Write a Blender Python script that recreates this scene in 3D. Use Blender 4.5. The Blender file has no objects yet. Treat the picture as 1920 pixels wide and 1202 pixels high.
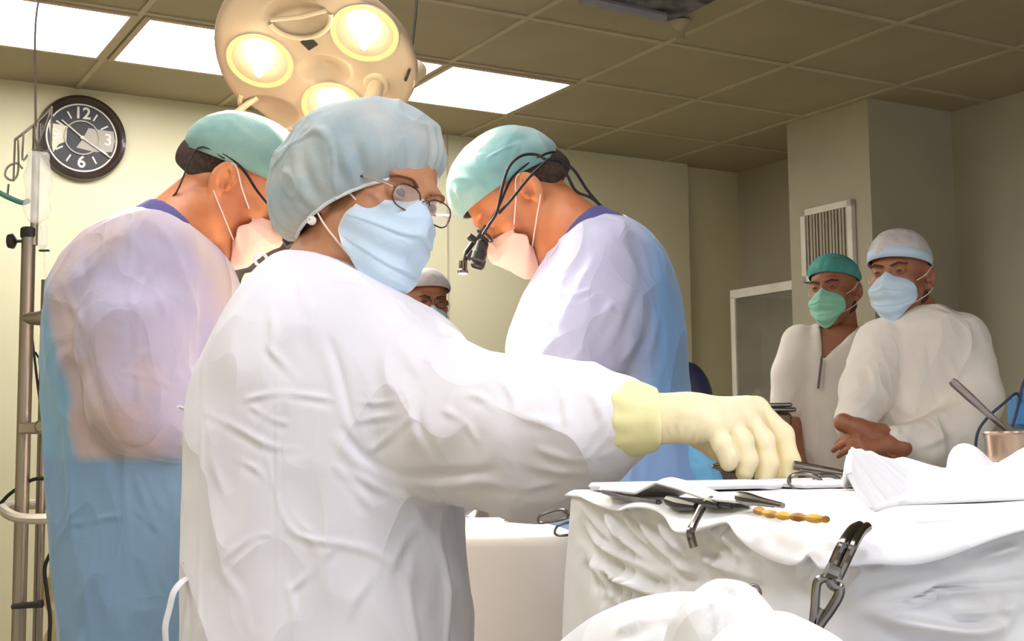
import bpy, math, random
import numpy as np
from mathutils import Vector, Matrix
random.seed(7)
D = bpy.data
SC = bpy.context.scene
COL = SC.collection
PI = math.pi
# ------------------------------------------------------------------ camera
FPX = 2400.0
PITCH = math.radians(5.4)
ROLL = math.radians(-0.57)
PSI = math.radians(30.05)            # the room is turned this much from the camera's heading
CAM = np.array([0.0, 0.0, 1.12])
_fw = np.array([0, math.cos(PITCH), math.sin(PITCH)])
_r0 = np.array([1.0, 0, 0]); _u0 = np.cross(_r0, _fw)
_r = _r0 * math.cos(ROLL) + _u0 * math.sin(ROLL)
_u = -_r0 * math.sin(ROLL) + _u0 * math.cos(ROLL)
cd = D.cameras.new('camera'); cam = D.objects.new('camera', cd); COL.objects.link(cam)
cd.sensor_width = 36; cd.lens = FPX / 1920 * 36; cd.clip_start = 0.05
cam.matrix_world = Matrix(((_r[0], _u[0], -_fw[0], CAM[0]), (_r[1], _u[1], -_fw[1], CAM[1]),
                           (_r[2], _u[2], -_fw[2], CAM[2]), (0, 0, 0, 1)))
SC.camera = cam
def ray(x, y): return _fw + (x - 960) / FPX * _r + (601 - y) / FPX * _u
def at_y(x, y, Y): d = ray(x, y); return CAM + d * Y / d[1]
def at_z(x, y, z): d = ray(x, y); return CAM + d * (z - CAM[2]) / d[2]
def topx(V):
    q = V - CAM; w = q @ _fw
    return np.stack([960 + FPX * (q @ _r) / w, 601 - FPX * (q @ _u) / w], 1)
# ------------------------------------------------------------------ world, exposure
SC.view_settings.view_transform = 'Standard'; SC.view_settings.look = 'None'
SC.view_settings.gamma = 1; SC.view_settings.exposure = 1.12
SC.view_settings.use_curve_mapping = False
wd = D.worlds.new('world'); SC.world = wd; wd.use_nodes = True
bg = wd.node_tree.nodes['Background']; bg.inputs[0].default_value = (0.85, 0.90, 1.0, 1); bg.inputs[1].default_value = 0.52
SC.cycles.max_bounces = 6; SC.cycles.diffuse_bounces = 4; SC.cycles.transparent_max_bounces = 8
SC.cycles.use_denoising = True
SC.cycles.sample_clamp_indirect = 6
PANEL_W = 7.0          # emission strength of a ceiling panel
SPOT_W = 44.0          # each reflector of the surgical lamp
ROOM_H = 2.645
# ------------------------------------------------------------------ room frame
_c, _s = math.cos(PSI), math.sin(PSI)
def R2W(rx, ry, z=0.0): return Vector((rx * _c - ry * _s, rx * _s + ry * _c, z))
def plane_hit(px, py, axis, val):
    """pixel ray against a vertical room plane (axis 0: rx=val, axis 1: ry=val) -> room coords"""
    d = ray(px, py); dr = np.array([d[0] * _c + d[1] * _s, -d[0] * _s + d[1] * _c, d[2]])
    t = val / dr[axis]
    return dr * t + np.array([0, 0, CAM[2]])
# ------------------------------------------------------------------ materials
def srgb(r, g, b):
    f = lambda c: ((c / 255 + 0.055) / 1.055) ** 2.4 if c > 10 else c / 255 / 12.92
    return (f(r), f(g), f(b), 1)
_m = {}
def add_crinkle(nt, src, bp, strength, scale):
    n = nt.nodes.new('ShaderNodeTexNoise'); n.noise_type = 'RIDGED_MULTIFRACTAL'; n.inputs['Scale'].default_value = scale; n.inputs['Detail'].default_value = 1.6
    n.inputs['Roughness'].default_value = .4; n.inputs['Distortion'].default_value = .35; n.inputs['Lacunarity'].default_value = 2.2; n.inputs['Offset'].default_value = 1.0; n.inputs['Gain'].default_value = 1.0
    mp = nt.nodes.new('ShaderNodeMapping'); mp.inputs['Scale'].default_value = (1, 1, .6); nt.links.new(src, mp.inputs[0]); nt.links.new(mp.outputs[0], n.inputs['Vector'])
    b2 = nt.nodes.new('ShaderNodeBump'); b2.inputs['Strength'].default_value = strength; b2.inputs['Distance'].default_value = .010
    nt.links.new(n.outputs[0], b2.inputs['Height']); nt.links.new(b2.outputs[0], bp.inputs['Normal'])
def mat(name, col, rough=0.6, metal=0.0, col2=None, nscale=8, bump=0.0, bscale=60, sheen=0.0, sss=0.0,
        emit=None, es=0.0, trans=0.0, coat=0.0, alpha=1.0, thr=(0.4, 0.6), stretch=None, spec=None, crinkle=0.0, cscale=7):
    if name in _m: return _m[name]
    m = D.materials.new(name); m.use_nodes = True; nt = m.node_tree; b = nt.nodes['Principled BSDF']
    b.inputs['Base Color'].default_value = col; b.inputs['Roughness'].default_value = rough
    b.inputs['Metallic'].default_value = metal
    if spec is not None: b.inputs['Specular IOR Level'].default_value = spec
    if sheen: b.inputs['Sheen Weight'].default_value = sheen
    if sss:
        b.inputs['Subsurface Weight'].default_value = sss; b.inputs['Subsurface Radius'].default_value = (1, .35, .2)
        b.inputs['Subsurface Scale'].default_value = 0.012
    if trans: b.inputs['Transmission Weight'].default_value = trans
    if coat: b.inputs['Coat Weight'].default_value = coat
    if alpha < 1: b.inputs['Alpha'].default_value = alpha
    if emit: b.inputs['Emission Color'].default_value = emit; b.inputs['Emission Strength'].default_value = es
    tc = nt.nodes.new('ShaderNodeTexCoord'); src = tc.outputs['Object']
    if stretch:
        mp = nt.nodes.new('ShaderNodeMapping'); mp.inputs['Scale'].default_value = stretch
        nt.links.new(src, mp.inputs[0]); src = mp.outputs[0]
    n = nt.nodes.new('ShaderNodeTexNoise'); n.inputs['Scale'].default_value = nscale; n.inputs['Detail'].default_value = 5
    nt.links.new(src, n.inputs['Vector'])
    c2 = col2 or tuple(min(1, c * 0.9) for c in col[:3]) + (1,)
    mr = nt.nodes.new('ShaderNodeMapRange'); mr.inputs[1].default_value = thr[0]; mr.inputs[2].default_value = thr[1]
    nt.links.new(n.outputs[0], mr.inputs[0])
    mx = nt.nodes.new('ShaderNodeMix'); mx.data_type = 'RGBA'
    mx.inputs[6].default_value = col; mx.inputs[7].default_value = c2
    nt.links.new(mr.outputs[0], mx.inputs[0]); nt.links.new(mx.outputs[2], b.inputs['Base Color'])
    if bump:
        n2 = nt.nodes.new('ShaderNodeTexNoise'); n2.inputs['Scale'].default_value = bscale; n2.inputs['Detail'].default_value = 4
        nt.links.new(src, n2.inputs['Vector'])
        bp = nt.nodes.new('ShaderNodeBump'); bp.inputs['Strength'].default_value = bump; bp.inputs['Distance'].default_value = 0.004
        nt.links.new(n2.outputs[0], bp.inputs['Height']); nt.links.new(bp.outputs[0], b.inputs['Normal'])
        if crinkle: add_crinkle(nt, src, bp, crinkle, cscale)
    _m[name] = m; return m
def glow(name, col, s):
    if name in _m: return _m[name]
    m = D.materials.new(name); m.use_nodes = True; nt = m.node_tree
    for n in list(nt.nodes): nt.nodes.remove(n)
    e = nt.nodes.new('ShaderNodeEmission'); e.inputs[0].default_value = col; e.inputs[1].default_value = s
    o = nt.nodes.new('ShaderNodeOutputMaterial'); nt.links.new(e.outputs[0], o.inputs[0]); _m[name] = m; return m
WHITE_GOWN = mat('white_cotton_gown', srgb(240, 237, 245), .85, col2=srgb(234, 231, 240), nscale=5, bump=.12, bscale=25, sheen=.15, crinkle=.8, cscale=8)
WHITE_CLOTH = mat('white_drape_cloth', srgb(238, 237, 238), .85, col2=srgb(230, 229, 232), nscale=6, bump=.1, bscale=30, sheen=.15, crinkle=.5, cscale=8)
CREAM_CLOTH = mat('cream_drape_cloth', srgb(236, 228, 216), .85, col2=srgb(230, 220, 208), nscale=4, bump=.1, bscale=20)
DIM_WHITE = mat('worn_white_tunic', srgb(246, 238, 224), .85, col2=srgb(240, 230, 218), nscale=5, bump=.1, bscale=20, crinkle=.9, cscale=7)
SKIN_TAN = mat('tanned_skin', srgb(208, 134, 88), .5, col2=srgb(194, 118, 76), nscale=14, sss=.25, bump=.08, bscale=90)
SKIN_W = mat('fair_skin', srgb(202, 146, 110), .5, col2=srgb(190, 132, 98), nscale=14, sss=.25, bump=.08, bscale=90)
SKIN_DK = mat('brown_skin', srgb(172, 112, 80), .5, col2=srgb(156, 98, 70), nscale=14, sss=.2, bump=.06, bscale=60)
HAIR = mat('dark_hair', srgb(46, 32, 26), .7, col2=srgb(70, 50, 38), nscale=120, bump=.5, bscale=200)
BEARD = mat('stubble_hair', srgb(84, 58, 46), .8, col2=srgb(60, 42, 34), nscale=120, bump=.4, bscale=220)
CAP_BLUE = mat('pale_blue_nonwoven', srgb(154, 174, 182), .8, col2=srgb(188, 192, 188), nscale=13, bump=.25, bscale=55, sheen=.2, thr=(.35, .65), crinkle=.45, cscale=11)
CAP_GREEN = mat('sea_green_nonwoven', srgb(106, 146, 138), .8, col2=srgb(130, 160, 150), nscale=10, bump=.2, bscale=50, sheen=.2)
CAP_AQUA = mat('aqua_nonwoven', srgb(116, 158, 158), .8, col2=srgb(152, 172, 164), nscale=10, bump=.2, bscale=50, sheen=.2, crinkle=.4, cscale=10)
CAP_TEAL = mat('teal_nonwoven', srgb(70, 150, 144), .8, col2=srgb(88, 166, 158), nscale=10, bump=.2, bscale=50)
CAP_NET = mat('sheer_white_nonwoven', srgb(196, 188, 184), .8, col2=srgb(214, 208, 204), nscale=14, bump=.2, bscale=50)
MASK_BLUE = mat('pale_blue_mask', srgb(206, 226, 242), .75, col2=srgb(198, 219, 238), nscale=6, bump=.08, bscale=60)
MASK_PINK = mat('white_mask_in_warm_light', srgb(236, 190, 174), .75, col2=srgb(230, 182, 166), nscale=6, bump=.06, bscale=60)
MASK_GREEN = mat('mint_mask', srgb(150, 212, 184), .75, col2=srgb(140, 204, 176), nscale=6, bump=.08, bscale=60)
STRING = mat('white_elastic', srgb(244, 226, 214), .8)
WHITE_EDGE = mat('white_elastic_band', srgb(232, 236, 242), .8)
LATEX = mat('cream_latex', srgb(242, 230, 192), .55, col2=srgb(234, 219, 170), nscale=7, bump=.18, bscale=70, sss=.1)
LATEX2 = mat('doubled_latex_cuff', srgb(246, 240, 188), .55, col2=srgb(240, 233, 176), nscale=7, bump=.15, bscale=60, stretch=(1, 1, 1))
STEEL = mat('brushed_steel', srgb(190, 184, 180), .28, 1.0, col2=srgb(160, 154, 150), nscale=20)
STEEL_DK = mat('polished_instrument_steel', srgb(150, 142, 136), .22, 1.0, col2=srgb(110, 104, 100), nscale=20)
ALU = mat('satin_aluminium', srgb(166, 154, 142), .35, .9, col2=srgb(140, 130, 120), nscale=6, stretch=(1, 1, .1))
BLACK = mat('black_plastic', srgb(24, 20, 20), .4, col2=srgb(34, 28, 28))
BLACKSOFT = mat('black_rubber', srgb(26, 22, 24), .7)
NAVY = mat('purple_navy_scrubs', srgb(92, 86, 140), .8, col2=srgb(82, 76, 128), nscale=10)
DNAVY = mat('dark_navy_vinyl', srgb(34, 34, 66), .55, col2=srgb(28, 28, 56))
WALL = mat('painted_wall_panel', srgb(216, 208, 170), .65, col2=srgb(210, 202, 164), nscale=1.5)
WALL_R_SHADED = mat('wall_panel_right_shaded', srgb(172, 165, 140), .65, col2=srgb(166, 158, 134), nscale=1.5)  # wall paint darkened: weaker light on the right side put into the colour
CEIL = mat('ceiling_tile', srgb(168, 155, 126), .75, col2=srgb(162, 149, 120), nscale=2)
CEILGRID = mat('ceiling_grid_strip', srgb(186, 174, 144), .6)
FLOOR = mat('vinyl_floor', srgb(150, 146, 130), .4, col2=srgb(140, 136, 120), nscale=3)
PANEL_FRAME = mat('light_frame', srgb(190, 168, 140), .6)
LAMP_BODY = mat('lamp_housing_enamel', srgb(172, 150, 126), .5, col2=srgb(166, 143, 119), nscale=3)
LAMP_TUBE = mat('lamp_cream_tube', srgb(196, 176, 146), .45)
MACHINE = mat('beige_machine_plastic', srgb(216, 206, 186), .5)
CABWHITE = mat('white_cabinet_metal', srgb(226, 218, 200), .45)
ORANGE = mat('orange_plastic', srgb(220, 110, 50), .5)
BLUEPL = mat('blue_plastic', srgb(70, 140, 200), .45)
TEAL = mat('teal_tube', srgb(60, 120, 110), .5)
BROWN_CLOCK = mat('dark_brown_gloss', srgb(58, 44, 40), .3, col2=srgb(50, 38, 34), coat=.4)
CLOCK_FACE = mat('clock_black', srgb(44, 38, 36), .5)
CLOCK_SILVER = mat('clock_silver', srgb(214, 206, 190), .5, .2)
CLOCK_GREY = mat('clock_grey', srgb(176, 166, 148), .5)
CLOCK_PALE = mat('clock_pale', srgb(214, 208, 180), .5)
CLEAR = mat('clear_drip_plastic', srgb(236, 236, 230), .15, alpha=.3, spec=.7)
GLASS = mat('lens_glass', srgb(245, 240, 236), .04, alpha=.14, coat=.3)
CABGLASS = mat('cabinet_glass', srgb(200, 196, 184), .05, trans=.9, alpha=.5)
YELLOWSTAIN = mat('iodine_stained_gauze', srgb(214, 168, 60), .8, col2=srgb(150, 96, 30), nscale=40)
VENT_DARK = mat('vent_dark', srgb(90, 80, 68), .7)
GOLDTUBE = mat('yellowed_tubing', srgb(214, 196, 150), .5)
def gown_mat(name, blue, pale, warm, lo, hi, axis='X', zr=None, low=None, tilt=0.0, z0=0.0):
    """thin blue gown whose pale front/sleeve fabric gives way to blue back fabric across one axis (world metres)"""
    m = D.materials.new(name); m.use_nodes = True; nt = m.node_tree; b = nt.nodes['Principled BSDF']
    b.inputs['Roughness'].default_value = .8; b.inputs['Sheen Weight'].default_value = .25
    tc = nt.nodes.new('ShaderNodeTexCoord')
    sp = nt.nodes.new('ShaderNodeSeparateXYZ'); nt.links.new(tc.outputs['Object'], sp.inputs[0])
    n = nt.nodes.new('ShaderNodeTexNoise'); n.inputs['Scale'].default_value = 6; n.inputs['Detail'].default_value = 5
    nt.links.new(tc.outputs['Object'], n.inputs['Vector'])
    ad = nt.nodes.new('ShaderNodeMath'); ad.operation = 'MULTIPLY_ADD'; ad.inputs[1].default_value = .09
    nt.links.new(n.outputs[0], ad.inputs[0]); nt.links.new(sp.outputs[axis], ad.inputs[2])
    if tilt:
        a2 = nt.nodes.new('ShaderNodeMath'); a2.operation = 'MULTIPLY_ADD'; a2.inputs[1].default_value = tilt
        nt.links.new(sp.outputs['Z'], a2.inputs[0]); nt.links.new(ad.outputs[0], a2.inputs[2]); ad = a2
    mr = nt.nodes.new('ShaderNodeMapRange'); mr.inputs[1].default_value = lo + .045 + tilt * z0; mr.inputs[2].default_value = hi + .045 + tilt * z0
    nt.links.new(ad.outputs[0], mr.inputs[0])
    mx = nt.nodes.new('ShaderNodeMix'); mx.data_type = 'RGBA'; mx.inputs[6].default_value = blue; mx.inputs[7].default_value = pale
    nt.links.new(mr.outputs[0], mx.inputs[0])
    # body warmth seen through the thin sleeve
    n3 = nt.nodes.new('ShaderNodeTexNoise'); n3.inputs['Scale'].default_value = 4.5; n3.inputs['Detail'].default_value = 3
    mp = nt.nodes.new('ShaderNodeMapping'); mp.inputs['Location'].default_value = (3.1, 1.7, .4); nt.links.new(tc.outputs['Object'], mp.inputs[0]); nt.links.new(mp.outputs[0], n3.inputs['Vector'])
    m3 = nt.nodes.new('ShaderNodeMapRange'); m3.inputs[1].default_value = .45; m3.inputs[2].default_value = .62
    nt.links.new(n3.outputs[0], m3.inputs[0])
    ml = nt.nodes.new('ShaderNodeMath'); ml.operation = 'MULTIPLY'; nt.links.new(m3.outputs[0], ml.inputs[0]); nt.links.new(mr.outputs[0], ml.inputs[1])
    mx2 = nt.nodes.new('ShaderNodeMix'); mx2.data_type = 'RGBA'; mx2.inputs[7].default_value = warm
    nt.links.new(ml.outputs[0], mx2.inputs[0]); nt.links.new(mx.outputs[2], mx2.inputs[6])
    if zr:   # below the sleeves the gown is one fabric again
        az = nt.nodes.new('ShaderNodeMath'); az.operation = 'MULTIPLY_ADD'; az.inputs[1].default_value = .04
        nt.links.new(n.outputs[0], az.inputs[0]); nt.links.new(sp.outputs['Z'], az.inputs[2])
        mz = nt.nodes.new('ShaderNodeMapRange'); mz.inputs[1].default_value = zr[0] + .02; mz.inputs[2].default_value = zr[1] + .02; nt.links.new(az.outputs[0], mz.inputs[0])
        mx3 = nt.nodes.new('ShaderNodeMix'); mx3.data_type = 'RGBA'; mx3.inputs[6].default_value = low; nt.links.new(mz.outputs[0], mx3.inputs[0]); nt.links.new(mx2.outputs[2], mx3.inputs[7])
        nt.links.new(mx3.outputs[2], b.inputs['Base Color'])
    else: nt.links.new(mx2.outputs[2], b.inputs['Base Color'])
    n2 = nt.nodes.new('ShaderNodeTexNoise'); n2.inputs['Scale'].default_value = 30; n2.inputs['Detail'].default_value = 5
    nt.links.new(tc.outputs['Object'], n2.inputs['Vector'])
    bp = nt.nodes.new('ShaderNodeBump'); bp.inputs['Strength'].default_value = .25; bp.inputs['Distance'].default_value = .006
    nt.links.new(n2.outputs[0], bp.inputs['Height']); nt.links.new(bp.outputs[0], b.inputs['Normal'])
    add_crinkle(nt, tc.outputs['Object'], bp, .9, 8)
    return m
# ------------------------------------------------------------------ object helpers
def link(o, parent=None):
    COL.objects.link(o)
    if parent is not None: o.parent = parent
    return o
def thing(name, label, cat, loc=(0, 0, 0), rz=0.0, group=None):
    o = D.objects.new(name, None); o.location = loc; o.rotation_euler = (0, 0, rz); o.empty_display_size = .05
    COL.objects.link(o); o['label'] = label; o['category'] = cat
    if group: o['group'] = group
    return o
def tag(o, label, cat, group=None, kind=None):
    if label: o['label'] = label
    if cat: o['category'] = cat
    if group: o['group'] = group
    if kind: o['kind'] = kind
    return o
def mesh_from(name, V, F, material, parent=None, smooth=True, world=True):
    """V in world metres when world=True: converted to the parent's frame (parents are Empties with loc + rz)"""
    V = np.asarray(V, float)
    if parent is not None and world: V = to_local(V, parent)
    me = D.meshes.new(name)
    if isinstance(F, np.ndarray) and F.dtype != object:
        nf, k = F.shape
        me.vertices.add(len(V)); me.vertices.foreach_set('co', V.astype(np.float32).ravel())
        me.loops.add(nf * k); me.loops.foreach_set('vertex_index', F.astype(np.int32).ravel())
        me.polygons.add(nf); me.polygons.foreach_set('loop_start', (np.arange(nf) * k).astype(np.int32))
        me.update(calc_edges=True); me.validate()
    else:
        me.from_pydata([tuple(v) for v in V], [], [tuple(int(i) for i in f) for f in F]); me.update()
    if smooth: me.polygons.foreach_set('use_smooth', np.ones(len(me.polygons), bool))
    me.materials.append(material)
    o = D.objects.new(name, me); link(o, parent)
    return o
def to_local(V, parent):
    chain = []; p = parent
    while p is not None: chain.append(p); p = p.parent
    V = np.asarray(V, float)
    for p in reversed(chain):
        a = -p.rotation_euler.z; c, s = math.cos(a), math.sin(a)
        V = V - np.array(p.location); V = np.stack([V[:, 0] * c - V[:, 1] * s, V[:, 0] * s + V[:, 1] * c, V[:, 2]], 1)
    return V
class MB:
    """collects simple solids, builds them as one mesh"""
    def __init__(s): s.V = []; s.F = []
    def add(s, V, F):
        n = len(s.V); s.V += [tuple(v) for v in V]; s.F += [tuple(i + n for i in f) for f in F]; return s
    def box(s, c, d, R=None, bev=0.0):
        c = np.array(c, float); h = np.array(d, float) / 2; b = min(bev, min(h) * .9)
        if b <= 0:
            V = [[x, y, z] for x in (-1, 1) for y in (-1, 1) for z in (-1, 1)]; V = np.array(V) * h
            F = [(0, 1, 3, 2), (4, 6, 7, 5), (0, 4, 5, 1), (2, 3, 7, 6), (0, 2, 6, 4), (1, 5, 7, 3)]
        else:
            V = []; idx = {}
            for x in (-1, 1):
                for y in (-1, 1):
                    for z in (-1, 1):
                        for ax in range(3):
                            v = np.array([x, y, z]) * (h - b); v[ax] += [x, y, z][ax] * b
                            idx[(x, y, z, ax)] = len(V); V.append(v)
            F = []
            for ax in range(3):
                a1, a2 = (ax + 1) % 3, (ax + 2) % 3
                for sg in (-1, 1):
                    q = []
                    for (p, r) in ((-1, -1), (1, -1), (1, 1), (-1, 1)):
                        k = [0, 0, 0]; k[ax] = sg; k[a1] = p; k[a2] = r; q.append(idx[(*k, ax)])
                    F.append(tuple(q if sg > 0 else q[::-1]))
                for p in (-1, 1):
                    for r in (-1, 1):
                        k = [0, 0, 0]; k[a1] = p; k[a2] = r
                        q = []
                        for sg, aa in ((-1, a1), (1, a1), (1, a2), (-1, a2)):
                            k[ax] = sg; q.append(idx[(*k, aa)])
                        F.append(tuple(q if p * r > 0 else q[::-1]))
            for x in (-1, 1):
                for y in (-1, 1):
                    for z in (-1, 1):
                        q = [idx[(x, y, z, a)] for a in range(3)]; F.append(tuple(q if x * y * z > 0 else q[::-1]))
            V = np.array(V)
        if R is not None: V = V @ np.array(R).T
        return s.add(V + c, F)
    def tube(s, pts, r, n=10, closed=False, flat=1.0, up=None):
        P = [np.array(p, float) for p in pts]; m = len(P); rr = r if hasattr(r, '__len__') else [r] * m
        V = []; F = []; ref = None
        for i in range(m):
            a = P[(i - 1) % m] if closed or i > 0 else P[i]; b = P[(i + 1) % m] if closed or i < m - 1 else P[i]
            t = b - a; t = t / (np.linalg.norm(t) + 1e-12)
            if ref is None:
                ref = np.array(up, float) if up is not None else (np.array([0, 0, 1.]) if abs(t[2]) < .9 else np.array([1., 0, 0]))
            x = ref - t * (ref @ t); x /= (np.linalg.norm(x) + 1e-12); y = np.cross(t, x); ref = x
            for k in range(n):
                a_ = 2 * PI * k / n; V.append(P[i] + rr[i] * (x * math.cos(a_) * flat + y * math.sin(a_)))
        R_ = m if closed else m - 1
        for i in range(R_):
            for k in range(n):
                k2 = (k + 1) % n; i2 = (i + 1) % m
                F.append((i * n + k, i * n + k2, i2 * n + k2, i2 * n + k))
        if not closed:
            F.append(tuple(range(n))[::-1]); F.append(tuple((m - 1) * n + k for k in range(n)))
        return s.add(V, F)
    def lathe(s, prof, c=(0, 0, 0), axis=(0, 0, 1), n=32, cap=True, xr=1.0):
        ax = np.array(axis, float); ax /= np.linalg.norm(ax)
        ref = np.array([0, 0, 1.]) if abs(ax[2]) < .9 else np.array([1., 0, 0])
        x = np.cross(ref, ax); x /= np.linalg.norm(x); y = np.cross(ax, x); c = np.array(c, float)
        V = []; F = []
        for (r, h) in prof:
            for k in range(n):
                a = 2 * PI * k / n; V.append(c + ax * h + r * (xr * x * math.cos(a) + y * math.sin(a)))
        for i in range(len(prof) - 1):
            for k in range(n):
                k2 = (k + 1) % n; F.append((i * n + k, i * n + k2, (i + 1) * n + k2, (i + 1) * n + k))
        if cap:
            F.append(tuple(range(n))[::-1]); F.append(tuple((len(prof) - 1) * n + k for k in range(n)))
        return s.add(V, F)
    def prism(s, poly, o, ex, ey, en, th):
        """polygon (2D) in plane ex,ey at o, extruded th along en"""
        o, ex, ey, en = (np.array(a, float) for a in (o, ex, ey, en)); n = len(poly)
        V = [o + ex * p[0] + ey * p[1] for p in poly] + [o + ex * p[0] + ey * p[1] + en * th for p in poly]
        F = [tuple(range(n))[::-1], tuple(range(n, 2 * n))] + [(i, (i + 1) % n, n + (i + 1) % n, n + i) for i in range(n)]
        return s.add(V, F)
    def build(s, name, material, parent=None, smooth=True, world=True, angle=35):
        o = mesh_from(name, s.V, s.F, material, parent, smooth, world)
        if smooth:
            try: o.data.set_sharp_from_angle(angle=math.radians(angle))
            except Exception: pass
        return o
def spline(pts, n=8, closed=False):
    P = [np.array(p, float) for p in pts]; m = len(P); out = []
    R_ = m if closed else m - 1
    for i in range(R_):
        g = lambda k: P[k % m] if closed else P[min(max(k, 0), m - 1)]
        p0, p1, p2, p3 = g(i - 1), g(i), g(i + 1), g(i + 2)
        for k in range(n):
            t = k / n; out.append(.5 * ((2 * p1) + (-p0 + p2) * t + (2 * p0 - 5 * p1 + 4 * p2 - p3) * t * t + (-p0 + 3 * p1 - 3 * p2 + p3) * t ** 3))
    if not closed: out.append(P[-1])
    return out
# ------------------------------------------------------------------ noise
_rs = np.random.RandomState(3); _perm = _rs.rand(32, 32, 32).astype(np.float32)
def noise(P, s=1.0, seed=0):
    Q = P * s + np.array([seed * 7.31, seed * 3.17, seed * 5.71]); I = np.floor(Q).astype(int); f = Q - I; f = f * f * (3 - 2 * f); I &= 31; J = (I + 1) & 31
    g = lambda a, b, c: _perm[a, b, c]
    x0, y0, z0 = I.T; x1, y1, z1 = J.T; fx, fy, fz = f.T
    a = g(x0, y0, z0) * (1 - fx) + g(x1, y0, z0) * fx; b = g(x0, y1, z0) * (1 - fx) + g(x1, y1, z0) * fx
    c = g(x0, y0, z1) * (1 - fx) + g(x1, y0, z1) * fx; d = g(x0, y1, z1) * (1 - fx) + g(x1, y1, z1) * fx
    return ((a * (1 - fy) + b * fy) * (1 - fz) + (c * (1 - fy) + d * fy) * fz) * 2 - 1
# ------------------------------------------------------------------ implicit surfaces
def smin(a, b, k):
    h = np.clip(.5 + .5 * (b - a) / k, 0, 1); return b * (1 - h) + a * h - k * h * (1 - h)
def smax(a, b, k): return -smin(-a, -b, k)
def ell(P, c, r, R=None):
    q = P - np.array(c)
    if R is not None: q = q @ np.array(R)
    r = np.array(r); k0 = np.sqrt(((q / r) ** 2).sum(1)) + 1e-9; k1 = np.sqrt(((q / r ** 2) ** 2).sum(1)) + 1e-9
    return k0 * (k0 - 1) / k1
def cone(P, a, b, ra, rb, sq=None):
    a = np.array(a, float); b = np.array(b, float); q = P - a; d = b - a
    h = np.clip((q @ d) / (d @ d + 1e-12), 0, 1); v = q - h[:, None] * d
    if sq is not None: v = v * np.array(sq)
    return np.sqrt((v ** 2).sum(1)) - (ra + (rb - ra) * h)
def chain(P, pts, k=.02, sq=None):
    d = None
    for a, b in zip(pts[:-1], pts[1:]):
        e = cone(P, a[:3], b[:3], a[3], b[3], sq); d = e if d is None else smin(d, e, k)
    return d
class Loft:
    def __init__(s, rows, Y0, pw=2.4, sm=9):
        R = []
        for (py, xl, xr, ry, dy) in rows:
            a = at_y(xl, py, Y0 + dy); b = at_y(xr, py, Y0 + dy); R.append(((a[2] + b[2]) / 2, (a[0] + b[0]) / 2, Y0 + dy, (b[0] - a[0]) / 2, ry))
        R = np.array(sorted(R)); z = np.linspace(R[0, 0], R[-1, 0], 240); T = [np.interp(z, R[:, 0], R[:, i]) for i in range(1, 5)]
        ker = np.ones(sm) / sm
        T = [np.convolve(np.pad(t, sm // 2, mode='edge'), ker, 'valid') for t in T]
        s.z = z; s.T = T; s.pw = pw; s.lo = R[0, 0]; s.hi = R[-1, 0]
    def __call__(s, P):
        cx, cy, rx, ry = (np.interp(P[:, 2], s.z, t) for t in s.T)
        d = ((np.abs((P[:, 0] - cx) / rx) ** s.pw + np.abs((P[:, 1] - cy) / ry) ** s.pw) ** (1 / s.pw) - 1) * np.minimum(rx, ry)
        return smax(smax(d, P[:, 2] - s.hi, .02), s.lo - P[:, 2], .01)
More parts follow.
